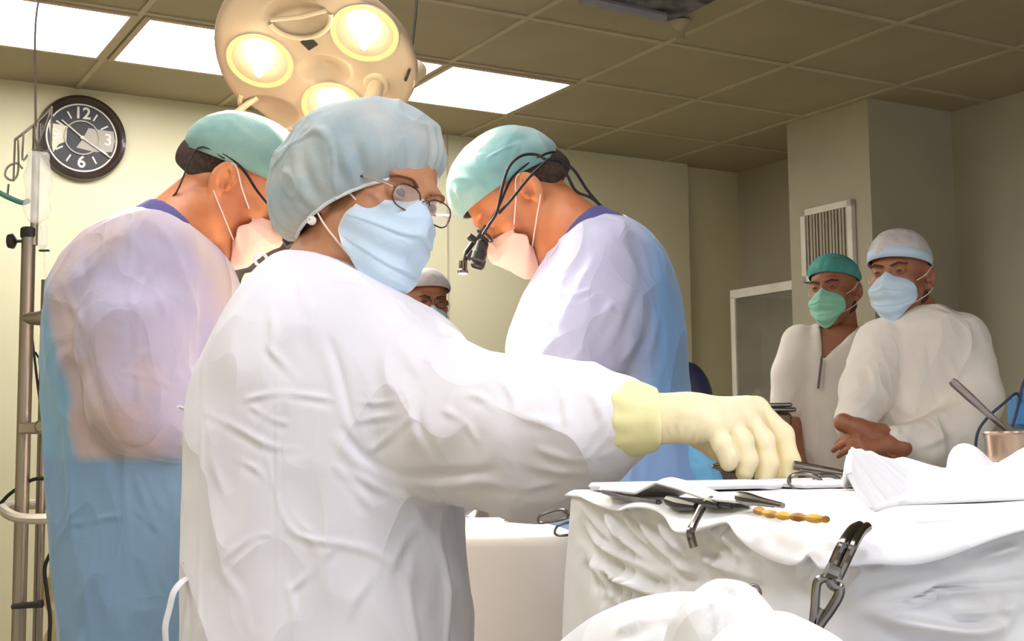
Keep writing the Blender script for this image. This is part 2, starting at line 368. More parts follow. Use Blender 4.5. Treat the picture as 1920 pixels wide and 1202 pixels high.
def surfnet(f, lo, hi, h, slack=2.2):
    lo = np.array(lo, float); n = np.ceil((np.array(hi) - lo) / h).astype(int) + 1
    B = 8; nb = -(-n // B); n = nb * B + 1
    vals = np.full(tuple(n), 1.0, np.float32)
    ci = np.stack(np.meshgrid(*[np.arange(k) for k in nb], indexing='ij'), -1).reshape(-1, 3)
    cc = lo + (ci * B + B / 2) * h; d = f(cc); keep = np.abs(d) < B * h * .87 * slack
    for b, dv in zip(ci[~keep], d[~keep]):
        if dv < 0:
            i, j, k = b * B; vals[i:i + B + 1, j:j + B + 1, k:k + B + 1] = -1
    kb = ci[keep]; off = np.stack(np.meshgrid(*[np.arange(B + 1)] * 3, indexing='ij'), -1).reshape(-1, 3)
    for s in range(0, len(kb), 400):
        g = (kb[s:s + 400, None, :] * B + off[None]).reshape(-1, 3); v = f(lo + g * h).astype(np.float32)
        vals[g[:, 0], g[:, 1], g[:, 2]] = v
    S = vals < 0
    N = tuple(k - 1 for k in n); cnt = np.zeros(N, np.uint8)
    sh = lambda A, o: A[o[0]:o[0] + N[0], o[1]:o[1] + N[1], o[2]:o[2] + N[2]]
    for o in np.ndindex(2, 2, 2): cnt += sh(S, o)
    act = np.argwhere((cnt > 0) & (cnt < 8)); idx = np.full(N, -1, np.int32); idx[act[:, 0], act[:, 1], act[:, 2]] = np.arange(len(act))
    acc = np.zeros((len(act), 3)); num = np.zeros(len(act))
    for ax in range(3):
        for o in np.ndindex(2, 2):
            p = [0, 0, 0]; p[(ax + 1) % 3] = o[0]; p[(ax + 2) % 3] = o[1]; q = list(p); q[ax] = 1
            a = act + p; b = act + q; va = vals[a[:, 0], a[:, 1], a[:, 2]]; vb = vals[b[:, 0], b[:, 1], b[:, 2]]
            m = (va < 0) != (vb < 0); t = np.where(m, va / np.where(m, va - vb, 1), 0)
            pt = np.array(p, float)[None] + np.zeros((len(act), 3)); pt[:, ax] += t
            acc[m] += pt[m]; num[m] += 1
    V = lo + (act + acc / np.maximum(num, 1)[:, None]) * h
    F = []
    for ax in range(3):
        a1, a2 = (ax + 1) % 3, (ax + 2) % 3
        s0 = [slice(1, -1)] * 3; s0[ax] = slice(0, -1); s1 = list(s0); s1[ax] = slice(1, None)
        A = S[tuple(s0)]; Bm = S[tuple(s1)]
        e = np.argwhere(A != Bm)
        if not len(e): continue
        inside = A[e[:, 0], e[:, 1], e[:, 2]]
        o = np.array([1, 1, 1]); o[ax] = 0; e = e + o
        q = []
        for (u, v) in ((1, 1), (0, 1), (0, 0), (1, 0)):
            w = e.copy(); w[:, a1] -= u; w[:, a2] -= v; w = np.minimum(w, np.array(N) - 1); q.append(idx[w[:, 0], w[:, 1], w[:, 2]])
        q = np.stack(q, 1); q[~inside] = q[~inside][:, ::-1]; F.append(q[(q >= 0).all(1)])
    return V, np.concatenate(F)
def vnormals(V, F):
    a, b, c, d = (V[F[:, i]] for i in range(4)); fn = np.cross(c - a, d - b); N = np.zeros_like(V)
    for i in range(4):
        for k in range(3): N[:, k] += np.bincount(F[:, i], fn[:, k], len(V))
    return N / (np.linalg.norm(N, axis=1, keepdims=True) + 1e-12)
def strokes(V, N, S, k=1.0, kw=1.0):
    """folds: each (points in photo pixels, width px, height m). ridge with a softer hollow beside it"""
    px = topx(V); front = np.clip(-((V - CAM) / np.linalg.norm(V - CAM, axis=1, keepdims=True) * N).sum(1) * 2.5, 0, 1)
    D_ = np.zeros(len(V))
    for pts, w, amp in S:
        w = w * kw
        P = np.array(spline([(p[0], p[1]) for p in pts], 6)); pad = 4 * w
        m = (front > 0) & (px[:, 0] > P[:, 0].min() - pad) & (px[:, 0] < P[:, 0].max() + pad) & (px[:, 1] > P[:, 1].min() - pad) & (px[:, 1] < P[:, 1].max() + pad)
        ii = np.nonzero(m)[0]
        if not len(ii): continue
        q = px[ii]; best = np.full(len(ii), 1e9); sg = np.zeros(len(ii)); tt = np.zeros(len(ii)); n = len(P) - 1
        for s in range(n):
            a = P[s]; d = P[s + 1] - a; L = d @ d + 1e-9; h = np.clip(((q - a) @ d) / L, 0, 1); v = q - a - h[:, None] * d; ds = np.sqrt((v ** 2).sum(1))
            b = ds < best; best = np.where(b, ds, best); sg = np.where(b, np.sign(d[0] * (q - a)[:, 1] - d[1] * (q - a)[:, 0]), sg); tt = np.where(b, (s + h) / n, tt)
        x = best * sg / w; fade = np.clip(np.minimum(tt, 1 - tt) * 5 + .15, 0, 1)
        D_[ii] += amp * k * fade * (.75 + .5 * np.sin(tt * 9 + amp * 4000)) * (np.exp(-x * x) - .7 * np.exp(-(x - 1.6) ** 2 / 2.2) - .25 * np.exp(-(x + 2.2) ** 2 / 2.5)) * front[ii]
    return D_
def cloth_noise(V, s, amp, st=(1, 1, 1), seed=0):
    Q = V * np.array(st); w = np.stack([noise(Q, s * .7, seed + 1), noise(Q, s * .7, seed + 2), noise(Q, s * .7, seed + 3)], 1) * .5 / s
    Q = Q + w; a = 1 - np.abs(noise(Q, s, seed + 4)) * 2; b = 1 - np.abs(noise(Q, s * 2.1, seed + 5)) * 2
    c = np.clip(1 - np.abs(noise(Q, s * 1.25, seed + 6)) * 7, 0, 1) * np.clip(noise(Q, s * .5, seed + 7) * 3 + .2, 0, 1)
    L_ = V * np.array([1, 1, .3]); big = noise(L_ + w * .3, s * .8, seed + 9)
    return amp * (a * .6 + b * .35 + c * .6 + big * .9)
# ------------------------------------------------------------------ head
def basis(f, up):
    f = np.array(f, float); f /= np.linalg.norm(f); up = np.array(up, float); up -= f * (up @ f); up /= np.linalg.norm(up)
    return np.stack([np.cross(f, up), f, up], 1)      # columns: right, forward, up
def head_field(Q, full=True):
    """Q in head frame: y forward, z up, origin between the ears"""
    A = Q.copy(); A[:, 0] = np.abs(A[:, 0])
    d = ell(A, (0, -.012, .052), (.076, .099, .086)); d = smin(d, ell(A, (0, .026, -.01), (.063, .068, .092)), .03)
    d = smin(d, cone(A, (.052, .012, -.04), (.012, .07, -.092), .018, .02), .03)
    d = smin(d, ell(A, (0, .078, -.093), (.022, .018, .018)), .02)
    d = smin(d, ell(A, (.022, .083, .046), (.028, .012, .009)), .014)
    d = smin(d, ell(A, (.046, .06, -.008), (.02, .02, .02)), .02)
    d = smax(d, -ell(A, (.031, .101, .026), (.019, .018, .013)), .012)
    d = smin(d, ell(A, (.031, .0795, .026), (.0165, .0125, .0125)), .003)
    d = smax(d, -cone(A, (.018, .0945, .024), (.044, .089, .025), .0012, .0012), .002)
    d = smin(d, cone(A, (0, .09, .034), (0, .112, -.012), .006, .010), .012); d = smin(d, ell(A, (.011, .101, -.016), (.009, .010, .008)), .006)
    d = smin(d, ell(A, (0, .094, -.046), (.024, .010, .006)), .006); d = smin(d, ell(A, (0, .092, -.056), (.02, .010, .006)), .006)
    R = np.array([[math.cos(.35), -math.sin(.35), 0], [math.sin(.35), math.cos(.35), 0], [0, 0, 1]])
    e = ell(A, (.080, -.012, .006), (.009, .021, .032), R); e = smin(e, ell(A, (.077, -.004, -.022), (.007, .010, .011)), .008)
    e = smax(e, -ell(A, (.090, -.006, .012), (.009, .013, .021), R), .004); e = smax(e, -ell(A, (.085, -.002, -.004), (.009, .007, .01), R), .004)
    e = smin(e, cone(A, (.086, .0, .016), (.084, -.014, .026), .003, .003), .004); e = smin(e, ell(A, (.080, .008, -.004), (.005, .005, .008)), .004)
    return smin(d, e, .006)
def make_body(parent, material, H, Bm, sc, neck, rows, legs=None, hands=None, floor=True, res=.0028, inset=.022, Y0=2.0, arms=()):
    """one skin mesh: head and neck, torso, arms, hands, legs"""
    H = np.array(H); nb = np.array(neck[:3]); nr = neck[3]
    nt_ = H + Bm @ np.array([0, -.022, -.035]) * sc
    def f(P):
        Q = (P - H) @ Bm / sc; d = head_field(Q) * sc
        return smin(d, cone(P, nt_, nb, .054 * sc, nr), .025)
    allp = np.stack([H, nb]); lo = allp.min(0) - .16; hi = allp.max(0) + .16
    V, F = surfnet(f, lo, hi, res); Vs = [V]; Fs = [F]; n = len(V)
    L = Loft(rows, Y0)
    zc = max(L.lo + .02, .62)
    cx, cy = np.interp(.8, L.z, L.T[0]), np.interp(.8, L.z, L.T[1])
    lg = legs or [((cx - .07, cy + .03), (cx - .06, cy + .05)), ((cx + .07, cy - .03), (cx + .08, cy - .03))]
    def g(P):
        d = smax(L(P) + inset, zc - P[:, 2], .03)
        for (a, b) in lg:
            d = smin(d, chain(P, [(a[0], a[1], .86, .085), (a[0] * .5 + b[0] * .5, a[1] * .5 + b[1] * .5, .48, .058), (b[0], b[1], .09, .04)], .03), .04)
        for ch in arms: d = smin(d, chain(P, ch, .02), .03)
        return d
    pts = np.array([[L.T[0].min() - .35, L.T[1].min() - .3, 0.02], [L.T[0].max() + .35, L.T[1].max() + .3, L.hi + .05]])
    for ch in arms:
        c = np.array([p[:3] for p in ch]); pts = np.stack([np.minimum(pts[0], c.min(0) - .1), np.maximum(pts[1], c.max(0) + .1)])
    V2, F2 = surfnet(g, pts[0], pts[1], .014); Vs.append(V2); Fs.append(F2 + n); n += len(V2)
    for hf in (hands or []):
        V3, F3 = hf; Vs.append(V3); Fs.append(F3 + n); n += len(V3)
    o = mesh_from('body', np.concatenate(Vs), np.concatenate(Fs), material, parent)
    for (a, b) in lg:
        sh = MB(); fx = Bm[:2, 1] / (np.linalg.norm(Bm[:2, 1]) + 1e-9); c = np.array([b[0], b[1]]) + fx * .055
        ang = math.atan2(fx[1], fx[0]); R = [[math.cos(ang), -math.sin(ang), 0], [math.sin(ang), math.cos(ang), 0], [0, 0, 1]]
        sp = surfnet(lambda P: smin(ell((P - np.array([c[0], c[1], 0])) @ np.array(R), (0.02, 0, .035), (.115, .045, .036)), cone(P, (b[0], b[1], .05), (b[0], b[1], .1), .048, .046), .03),
                     (c[0] - .2, c[1] - .2, -.01), (c[0] + .2, c[1] + .2, .18), .008)
        v = sp[0]; v[:, 2] = np.maximum(v[:, 2], 0.0)
        mesh_from('shoe', v, sp[1], CABWHITE, parent)
    return o
def W(Y0):
    return lambda x, y, dy=0.0: at_y(x, y, Y0 + dy)
# ---- mask, caps in the head frame
def make_mask(parent, H, B, sc, material, top=.022, bot=-.112, th=1.2, pleats=3, bulge=.0, seed=1, name='face_mask', strings=True, smat=None, nose=.004, side_top=None, nt=64):
    nu, nv = nt, nt; V = []
    rs = random.Random(seed); rnd = np.random.RandomState(seed)
    U = np.linspace(-1, 1, nu); T = np.linspace(0, 1, nv); pts = []
    for v in T:
        for u in U:
            thm = th * (1 - .25 * (2 * v - 1) ** 2 * (1 if v > .5 else .5))
            a = u * thm
            zt = top - .020 * abs(u) ** 2 + .012 * math.exp(-(u / .2) ** 2); zb = bot + .045 * abs(u) ** 1.6
            z = zt + (zb - zt) * v
            ry = np.interp(v, [0, .15, .3, .55, .8, 1.0], [.104, .122, .126, .119, .116, .100]) + bulge * math.sin(PI * v)
            rx = np.interp(v, [0, .3, .6, .85, 1.0], [.072, .080, .080, .076, .066])
            pl = .0022 * math.sin(v * PI * 2 * pleats + .6 * u) * (1 - u * u)
            if pleats: 
                fr = (v * pleats * 1.0) % 1.0; pl += .003 * (fr - .5) * (1 - abs(u) ** 3)
            wr = .003 * math.sin(6 * u + 9 * v) * (abs(u) ** 1.5)
            ry += .007 * math.exp(-(u / .16) ** 2 - ((v - .24) / .13) ** 2)
            x = (rx + pl + wr) * math.sin(a); y = (ry + pl * 1.4 + wr) * math.cos(a) ** .9 if math.cos(a) > 0 else (ry) * math.cos(a)
            pts.append((x, y, z))
    Q = np.array(pts); Wd = np.array(H) + (Q * sc) @ B.T
    Wd = Wd + (cloth_noise(Wd, 28, .0015, seed=seed))[:, None] * B[:, 1]
    F = np.array([(j * nu + i, j * nu + i + 1, (j + 1) * nu + i + 1, (j + 1) * nu + i) for j in range(nv - 1) for i in range(nu - 1)])
    o = mesh_from(name, Wd, F[:, ::-1], material, parent)
    md = o.modifiers.new('thickness', 'SOLIDIFY'); md.thickness = .0016 * sc; md.offset = 0
    G = Wd.reshape(nv, nu, 3)
    if strings:
        for side, ex in ((0, -1), (nu - 1, 1)):
            et = np.array(H) + B @ (np.array([ex * .086, -.012, .034]) * sc); eb = np.array(H) + B @ (np.array([ex * .084, -.014, -.02]) * sc)
            a = G[2, side]; b = G[nv - 4, side]; bk = np.array(H) + B @ (np.array([ex * .080, -.032, .006]) * sc)
            mb = MB(); out = B[:, 0] * ex * .004
            cm = []
            for e1, e2 in ((a, et), (b, eb)):
                l = ((e1 + e2) / 2 - np.array(H)) @ B / sc; l[0] = ex * max(abs(l[0]), .0835); cm.append(np.array(H) + B @ (l * sc))
            mb.tube(spline([a, cm[0], et, bk, eb, cm[1], b], 5), .0013, 6); mb.build('ear_loop', smat or STRING, o if False else parent)
    return o, G
def rotv(R, V): return np.array(V) @ np.array(R).T
def make_cap(parent, c, R, rad, material, name, tmax=1.95, pleat=.008, npl=26, noise_amp=.006, seed=1, band=None, tuck=.8, bandw=.004, n=(150, 90), ns=10.0, st=(1, 1, 1), shape=None):
    """puffed cap: ellipsoid about c, pole along R's z, open below polar angle tmax, gathered at the edge"""
    na, nt_ = n; pts = []
    A = np.linspace(0, 2 * PI, na, endpoint=False); T = np.linspace(0.001, tmax, nt_)
    a, t = np.meshgrid(A, T); rr = np.sin(t); zz = np.cos(t)
    e = np.clip((t - tmax * .45) / (tmax * .55), 0, 1)
    rs = np.random.RandomState(seed); ph = sum(rs.rand() * np.sin(k * a + rs.rand() * 6.28 + .6 * np.sin(t * 3 + k)) for k in (npl, int(npl * .6), int(npl * 1.5))) / 1.5
    g = 1 - (1 - tuck) * np.clip((t - tmax * .8) / (tmax * .2), 0, 1) ** 2
    x = rr * g * rad[0]; y = rr * g * rad[1]
    X = np.stack([x * np.cos(a), y * np.sin(a), zz * rad[2]], -1).reshape(-1, 3)
    if shape is not None: X = shape(X)
    nd = X / (np.linalg.norm(X, axis=1, keepdims=True) + 1e-9)
    Wd = rotv(R, X) + np.array(c)
    dsp = (ph * pleat * e ** 1.3 * (1 - .8 * np.clip((t - tmax * .86) / (tmax * .14), 0, 1))).ravel() + cloth_noise(Wd, ns, noise_amp, st=st, seed=seed) * (1 - .6 * e.ravel())
    Wd = Wd + rotv(R, nd) * dsp[:, None]
    F = np.array([(j * na + i, j * na + (i + 1) % na, (j + 1) * na + (i + 1) % na, (j + 1) * na + i) for j in range(nt_ - 1) for i in range(na)])
    o = mesh_from(name, Wd, F, material, parent)
    md = o.modifiers.new('thickness', 'SOLIDIFY'); md.thickness = .0012; md.offset = -1
    if band:
        G = Wd.reshape(nt_, na, 3)[-1]; mb = MB(); mb.tube(list(G), bandw, 8, closed=True); mb.build('elastic_edge', band, parent)
    return o
exec_order = []
# ================================================================== THE ROOM
def rbox(mb, x0, x1, y0, y1, z0, z1, bev=0):
    """box given in room coordinates"""
    R = [[_c, -_s, 0], [_s, _c, 0], [0, 0, 1]]
    c = R2W((x0 + x1) / 2, (y0 + y1) / 2, (z0 + z1) / 2)
    return mb.box(c, (x1 - x0, y1 - y0, z1 - z0), R, bev)
def struct(name, mb, m, smooth=False):
    o = mb.build(name, m, None, smooth); o['kind'] = 'structure'; return o
struct('floor', rbox(MB(), -1.7, 4.9, -2.5, 5.75, -.1, 0), FLOOR)
struct('ceiling', rbox(MB(), -1.7, 4.9, -2.5, 5.75, ROOM_H, ROOM_H + .1), CEIL)
struct('wall_back', rbox(rbox(MB(), -1.7, 4.36, 5.57, 5.75, 0, ROOM_H), 4.36, 4.9, 5.62, 5.75, 0, ROOM_H), WALL)
struct('wall_right', rbox(MB(), 4.76, 4.9, -2.5, 5.62, 0, ROOM_H), WALL_R_SHADED)
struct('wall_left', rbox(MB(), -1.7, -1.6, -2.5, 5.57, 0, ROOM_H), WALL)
struct('wall_column', rbox(MB(), 4.22, 4.76, 4.08, 4.61, 0, ROOM_H), WALL_R_SHADED)
g = MB()
for x in (-.15, .46, 1.08, 1.70, 2.31, 2.93, 3.55, 4.19): rbox(g, x - .011, x + .011, -2.4, 5.56, ROOM_H - .006, ROOM_H - .0005)
for i in range(13):
    y = 5.07 - .6 * i - (.01 if i else 0); rbox(g, -1.6, 4.75, y - .011, y + .011, ROOM_H - .0055, ROOM_H - .0005)
struct('trim_1', g, CEILGRID)
g = MB()
for x in (-.9, .1, 2.37, 2.86, 3.45): rbox(g, x - .004, x + .004, 5.566, 5.572, .1, ROOM_H)
struct('trim_2', g, CEILGRID)
struct('baseboard_back', rbox(MB(), -1.6, 4.36, 5.555, 5.57, 0, .1), CABWHITE)
# ---- ceiling lights
PANEL = glow('panel_light', (.97, .96, 1.0, 1), PANEL_W)
def ceiling_light(x0, x1, y0, y1, label):
    o = R2W((x0 + x1) / 2, (y0 + y1) / 2, ROOM_H); t = thing('ceiling_light', label, 'ceiling light', o, PSI, 'square ceiling light panels')
    f = MB(); b = .022
    for q in ((x0 - b, x1 + b, y0 - b, y0), (x0 - b, x1 + b, y1, y1 + b), (x0 - b, x0, y0, y1), (x1, x1 + b, y0, y1)): rbox(f, *q, ROOM_H - .012, ROOM_H)
    f.build('frame', PANEL_FRAME, t, False); rbox(MB(), x0, x1, y0, y1, ROOM_H - .006, ROOM_H - .001).build('diffuser', PANEL, t, False)
ceiling_light(.47, 1.05, 4.50, 5.05, 'bright square ceiling light panel above the wall clock, at the left edge')
ceiling_light(1.12, 1.68, 4.50, 5.05, 'bright square ceiling light panel just left of the surgical lamp')
ceiling_light(1.74, 2.29, 4.50, 5.05, 'bright square ceiling light panel mostly hidden behind the surgical lamp')
ceiling_light(2.34, 2.90, 4.50, 5.05, 'bright square ceiling light panel right of the surgical lamp, fully visible')
for (x, y, l_) in ((-.75, 2.0, 'over the drip stand side'), (.5, 2.0, 'over the white gowned person'), (-.75, .2, 'left of the camera'), (.5, .2, 'right above the instrument table'), (-.4, -1.4, 'behind the camera, left one'), (1.4, -1.4, 'behind the camera, right one')):
    ceiling_light(x, x + .56, y, y + .56, 'added square fill light panel outside the picture, ' + l_)  # unseen panels added to brighten the foreground and the upper surfaces
# ---- open ceiling tile, its darkness a painted sheet, with a pendant tube
hc = at_z(1215, 12, ROOM_H)
t = thing('ceiling_opening', 'dark open ceiling panel with grey ducting at the top edge', 'ceiling hatch', hc)
q = [at_z(1085, -1, ROOM_H), at_z(1170, 16, ROOM_H), at_z(1252, 36, ROOM_H), at_z(1300, 18, ROOM_H), at_z(1345, -6, ROOM_H), at_z(1240, -60, ROOM_H)]
MB().prism([(p[0] - hc[0], p[1] - hc[1]) for p in q], hc + np.array([0, 0, -.008]), (1, 0, 0), (0, 1, 0), (0, 0, 1), .007).build('dark_void_sheet', mat('dark_void_sheet', srgb(60, 50, 46), .8, col2=srgb(120, 116, 120), nscale=9), t, False)  # flat dark sheet below the tiles; the opening's shade is in its colour
d0, d1 = at_z(1090, -2, ROOM_H - .02), at_z(1245, 32, ROOM_H - .02)
MB().tube([d0, d1], .02, 8).build('duct', mat('grey_duct', srgb(150, 146, 150), .5), t)
p = at_z(1276, 40, ROOM_H - .01)
MB().lathe([(.035, 0), (.028, -.02), (.014, -.035), (.014, -.06), (.02, -.07), (.0, -.072)], p + np.array([0, 0, .0]), n=20, cap=False).build('pendant_socket', CEIL, t)
# ---- wall clock
cc = plane_hit(152, 260, 1, 5.57); R_ = .187
t = thing('wall_clock', 'round dark brown wall clock with silver ring and thin white hands', 'clock', R2W(cc[0], 5.57, cc[2]), PSI)
O = np.array(R2W(cc[0], 5.57, cc[2])); EX = np.array([_c, _s, 0]); EN = np.array([_s, -_c, 0]); EZ = np.array([0, 0, 1.])     # EN points into the room
MB().lathe([(R_ * .5, .001), (R_ * .97, .001), (R_, .012), (R_ * .97, .032), (R_ * .9, .038), (R_ * .82, .03), (R_ * .78, .016), (R_ * .5, .014)], O, EN, 72, True).build('rim', BROWN_CLOCK, t)
MB().lathe([(0.001, .0150), (R_ * .78, .0150), (R_ * .78, .0165), (.001, .0165)], O, EN, 72, False).build('dial', CLOCK_FACE, t)
def P2(x, y, h=0): return O + EX * x * R_ + EZ * y * R_ + EN * h
def ringm(r0, r1, h, n=72):
    return MB().lathe([(r0 * R_, h), (r0 * R_, h + .002), (r1 * R_, h + .002), (r1 * R_, h)], O, EN, n, False)
ringm(.755, .80, .0165).build('silver_ring', CLOCK_SILVER, t)
ringm(.37, .40, .0205).build('inner_ring', CLOCK_GREY, t)
m = MB(); m.prism([(-.74 * R_, .27 * R_), (-.33 * R_, .24 * R_), (-.34 * R_, -.12 * R_), (-.5 * R_, -.2 * R_), (-.62 * R_, -.4 * R_)], O + EN * .0168, EX, EZ, EN, .0008); m.build('dial_reflection', CLOCK_PALE, t, False)  # pale shapes here and below: reflections on the clock put into dial colours
m = MB(); m.prism([(.14 * R_, .24 * R_), (.7 * R_, .22 * R_), (.74 * R_, 0), (.68 * R_, -.26 * R_), (.3 * R_, -.3 * R_), (-.12 * R_, -.24 * R_), (.02 * R_, -.02 * R_)], O + EN * .0168, EX, EZ, EN, .0008); m.build('dial_reflection', CLOCK_GREY, t, False)
m = MB()
for h in (1, 2, 4, 5, 7, 8, 10, 11):
    m = MB(); a = h * PI / 6; d = np.array([math.sin(a), math.cos(a)]); w = np.array([d[1], -d[0]]) * .018
    m.prism([tuple(R_ * v) for v in (d * .48 + w, d * .66 + w, d * .66 - w, d * .48 - w)], O + EN * .018, EX, EZ, EN, .0015); m.build('hour_mark', CLOCK_SILVER, t, False)
def text_mesh(name, s, o, ex, ez, size, m, parent, ext=.0008):
    cu = D.curves.new(name, 'FONT'); cu.body = s; cu.size = size; cu.align_x = 'CENTER'; cu.align_y = 'CENTER'; cu.extrude = ext; cu.offset = size * .02
    ob = D.objects.new(name, cu); COL.objects.link(ob); dg = bpy.context.evaluated_depsgraph_get(); me = D.meshes.new_from_object(ob.evaluated_get(dg)); D.objects.remove(ob)
    V = np.array([v.co[:] for v in me.vertices]); en = np.cross(ex, ez)
    V = o + np.outer(V[:, 0], ex) + np.outer(V[:, 1], ez) + np.outer(V[:, 2], -en if False else en)
    F = [tuple(p.vertices) for p in me.polygons]; D.meshes.remove(me)
    return mesh_from(name, V, F, m, parent, False)
for s_, x, y in (('12', 0, .56), ('3', .58, 0), ('6', 0, -.57), ('9', -.58, 0)):
    text_mesh('numeral', s_, P2(x, y, .0185), EX, EZ, .30 * R_ * 1.25, CLOCK_SILVER, t)
m = MB(); m.tube([P2(-.46, .36, .023), P2(.0, .0, .023), P2(.66, -.42, .023)], [.0032, .0042, .0034], 6); m.build('minute_hand', CLOCK_SILVER, t)
m = MB(); m.tube([P2(0, 0, .0225), P2(-.3, .24, .0225)], .0035, 6); m.lathe([(.008, .02), (.008, .026), (.001, .027)], O, EN, 16); m.build('hour_hand', CLOCK_SILVER, t)
ringm(.0, .765, .0335).build('clock_glass', GLASS, t) if False else None
# ---- vent grille on the column
a = plane_hit(1507, 392, 0, 4.22); b = plane_hit(1603, 378, 0, 4.22); c = plane_hit(1512, 530, 0, 4.22); d = plane_hit(1606, 516, 0, 4.22)
y0, y1, z0, z1 = min(b[1], d[1]), max(a[1], c[1]), (c[2] + d[2]) / 2, (a[2] + b[2]) / 2
t = thing('vent_grille', 'white framed wall vent with dark vertical slats on the column', 'vent', R2W(4.22, (y0 + y1) / 2, z0), PSI)
f = MB(); w = .03
for q in ((y0, y1, z0, z0 + w), (y0, y1, z1 - w, z1), (y0, y0 + w, z0, z1), (y1 - w, y1, z0, z1)): rbox(f, 4.195, 4.219, *q)
f.build('frame', CABWHITE, t, False)
rbox(MB(), 4.212, 4.219, y0 + w, y1 - w, z0 + w, z1 - w).build('backing', VENT_DARK, t, False)
n = 13; f = MB()
for i in range(n):
    y = y0 + w + (y1 - y0 - 2 * w) * (i + .5) / n; rbox(f, 4.200, 4.2115, y - .006 - .002 * (i % 3), y + .004, z0 + w, z1 - w)
f.build('slats', mat('vent_slat', srgb(170, 160, 138), .6), t, False)
# ---- glass cabinet in the recess
a = plane_hit(1370, 545, 0, 4.36); zt = a[2]; ya = min(a[1], 5.54); yb = 4.66
t = thing('glass_cabinet', 'white framed glass-front medicine cabinet standing behind the column', 'cabinet', R2W(4.55, (ya + yb) / 2, 0), PSI)
f = MB(); w = .035
rbox(f, 4.38, 4.74, yb, ya, 0, .05); rbox(f, 4.38, 4.74, yb, ya, zt - .03, zt); rbox(f, 4.38, 4.74, ya - .02, ya, .05, zt - .03); rbox(f, 4.38, 4.74, yb, yb + .02, .05, zt - .03)
rbox(f, 4.72, 4.74, yb, ya, .05, zt - .03); f.build('body', MACHINE, t, False)
f = MB()
for q in ((yb, ya, .05, .09), (yb, ya, zt - w - .01, zt), (ya - w, ya, .09, zt - w), (yb, yb + w, .09, zt - w)): rbox(f, 4.355, 4.379, *q)
dr = f.build('door', CABWHITE, t, False)
rbox(MB(), 4.364, 4.368, yb + w, ya - w, .09, zt - w).build('glass_pane', CABGLASS, t, False)
for k, z in enumerate((.5, .95, 1.28)):
    rbox(MB(), 4.40, 4.71, yb + .03, ya - .03, z, z + .012).build('shelf', CABWHITE, t, False)
def jar(px, Y, z, r, h, m, label, grp='jars in the glass cabinet'):
    o = MB().lathe([(r * .9, 0), (r, .005), (r, h * .75), (r * .6, h * .85), (r * .6, h), (.001, h)], R2W(px, Y, z), n=16).build('glass_jar', m); tag(o, label, 'jar', grp)
jar(4.5, 5.2, 1.2925, .035, .09, CABWHITE, 'small pale jar on the upper shelf of the glass cabinet')
jar(4.5, 5.0, 1.2925, .03, .12, CLEAR, 'taller clear jar on the upper shelf of the glass cabinet')
# ---- dark worktop with steel trays behind the hand
tx = at_y(1405, 850, 4.0)[0]; ty = 4.02
t = thing('side_trolley', 'dark steel side trolley with stacked trays behind the gloved hand', 'trolley', (tx, ty, 0))
zt = at_y(1400, 880, 4.0)[2]
m = MB(); m.box((tx, ty, zt - .015), (.27, .34, .03), None, .005); m.build('tray_top', mat('dark_trolley_top', srgb(96, 82, 66), .5), t, False)
m = MB(); m.box((tx, ty, zt - .31), (.25, .32, .56), None, .01); m.build('cabinet_body', mat('dark_trolley_body', srgb(110, 96, 76), .5), t, False)
for sx in (-1, 1):
    for sy in (-1, 1): MB().tube([(tx + sx * .1, ty + sy * .13, 0), (tx + sx * .1, ty + sy * .13, zt - .58)], .012, 8).build('leg', ALU, t)
zz = at_y(1450, 775, 4.0)[2]; bx_ = at_y(1450, 800, 4.0)[0]
m = MB().box((bx_, ty, (zz + zt) / 2), (.085, .2, zz - zt), None, .008); o = m.build('sterile_box', mat('bronze_steel', srgb(140, 120, 98), .35, .7)); tag(o, 'brownish steel sterile box on the side trolley, behind the gloved hand', 'box')
m = MB().box((bx_, ty, zz + .009), (.11, .22, .014), None, .005); m.box((bx_, ty, zz + .024), (.09, .2, .012), None, .004); o = m.build('steel_tray', STEEL); tag(o, 'shallow steel tray lying on top of the brownish box', 'tray')
# ---- navy chair back behind the right surgeon
p0 = at_y(1300, 725, 3.4)
t = thing('stool', 'dark navy padded stool backrest just behind the right surgeon', 'stool', (p0[0], 3.5, 0))
V, F = surfnet(lambda P: smax(ell(P, (p0[0] - .02, 3.42, p0[2] - .04), (.075, .05, .11)), P[:, 2] - p0[2] - .09, .02), p0 - .2, p0 + .25, .01)
mesh_from('backrest', V, F, DNAVY, t)
V, F = surfnet(lambda P: ell(P, (p0[0] - .02, 3.62, .62), (.2, .2, .045)), (p0[0] - .3, 3.35, .5), (p0[0] + .3, 3.9, .75), .012); mesh_from('seat', V, F, DNAVY, t)
MB().tube([(p0[0] - .02, 3.44, p0[2] - .1), (p0[0] - .02, 3.46, .63), (p0[0] - .02, 3.6, .61)], .012, 8).build('back_support', ALU, t)
MB().tube([(p0[0] - .02, 3.62, .6), (p0[0] - .02, 3.62, .08)], .025, 12).build('post', ALU, t)
for k in range(5):
    a = k * 2 * PI / 5; MB().tube([(p0[0] - .02, 3.62, .09), (p0[0] - .02 + .25 * math.cos(a), 3.62 + .25 * math.sin(a), .03)], [.02, .028], 8).build('leg', BLACK, t)
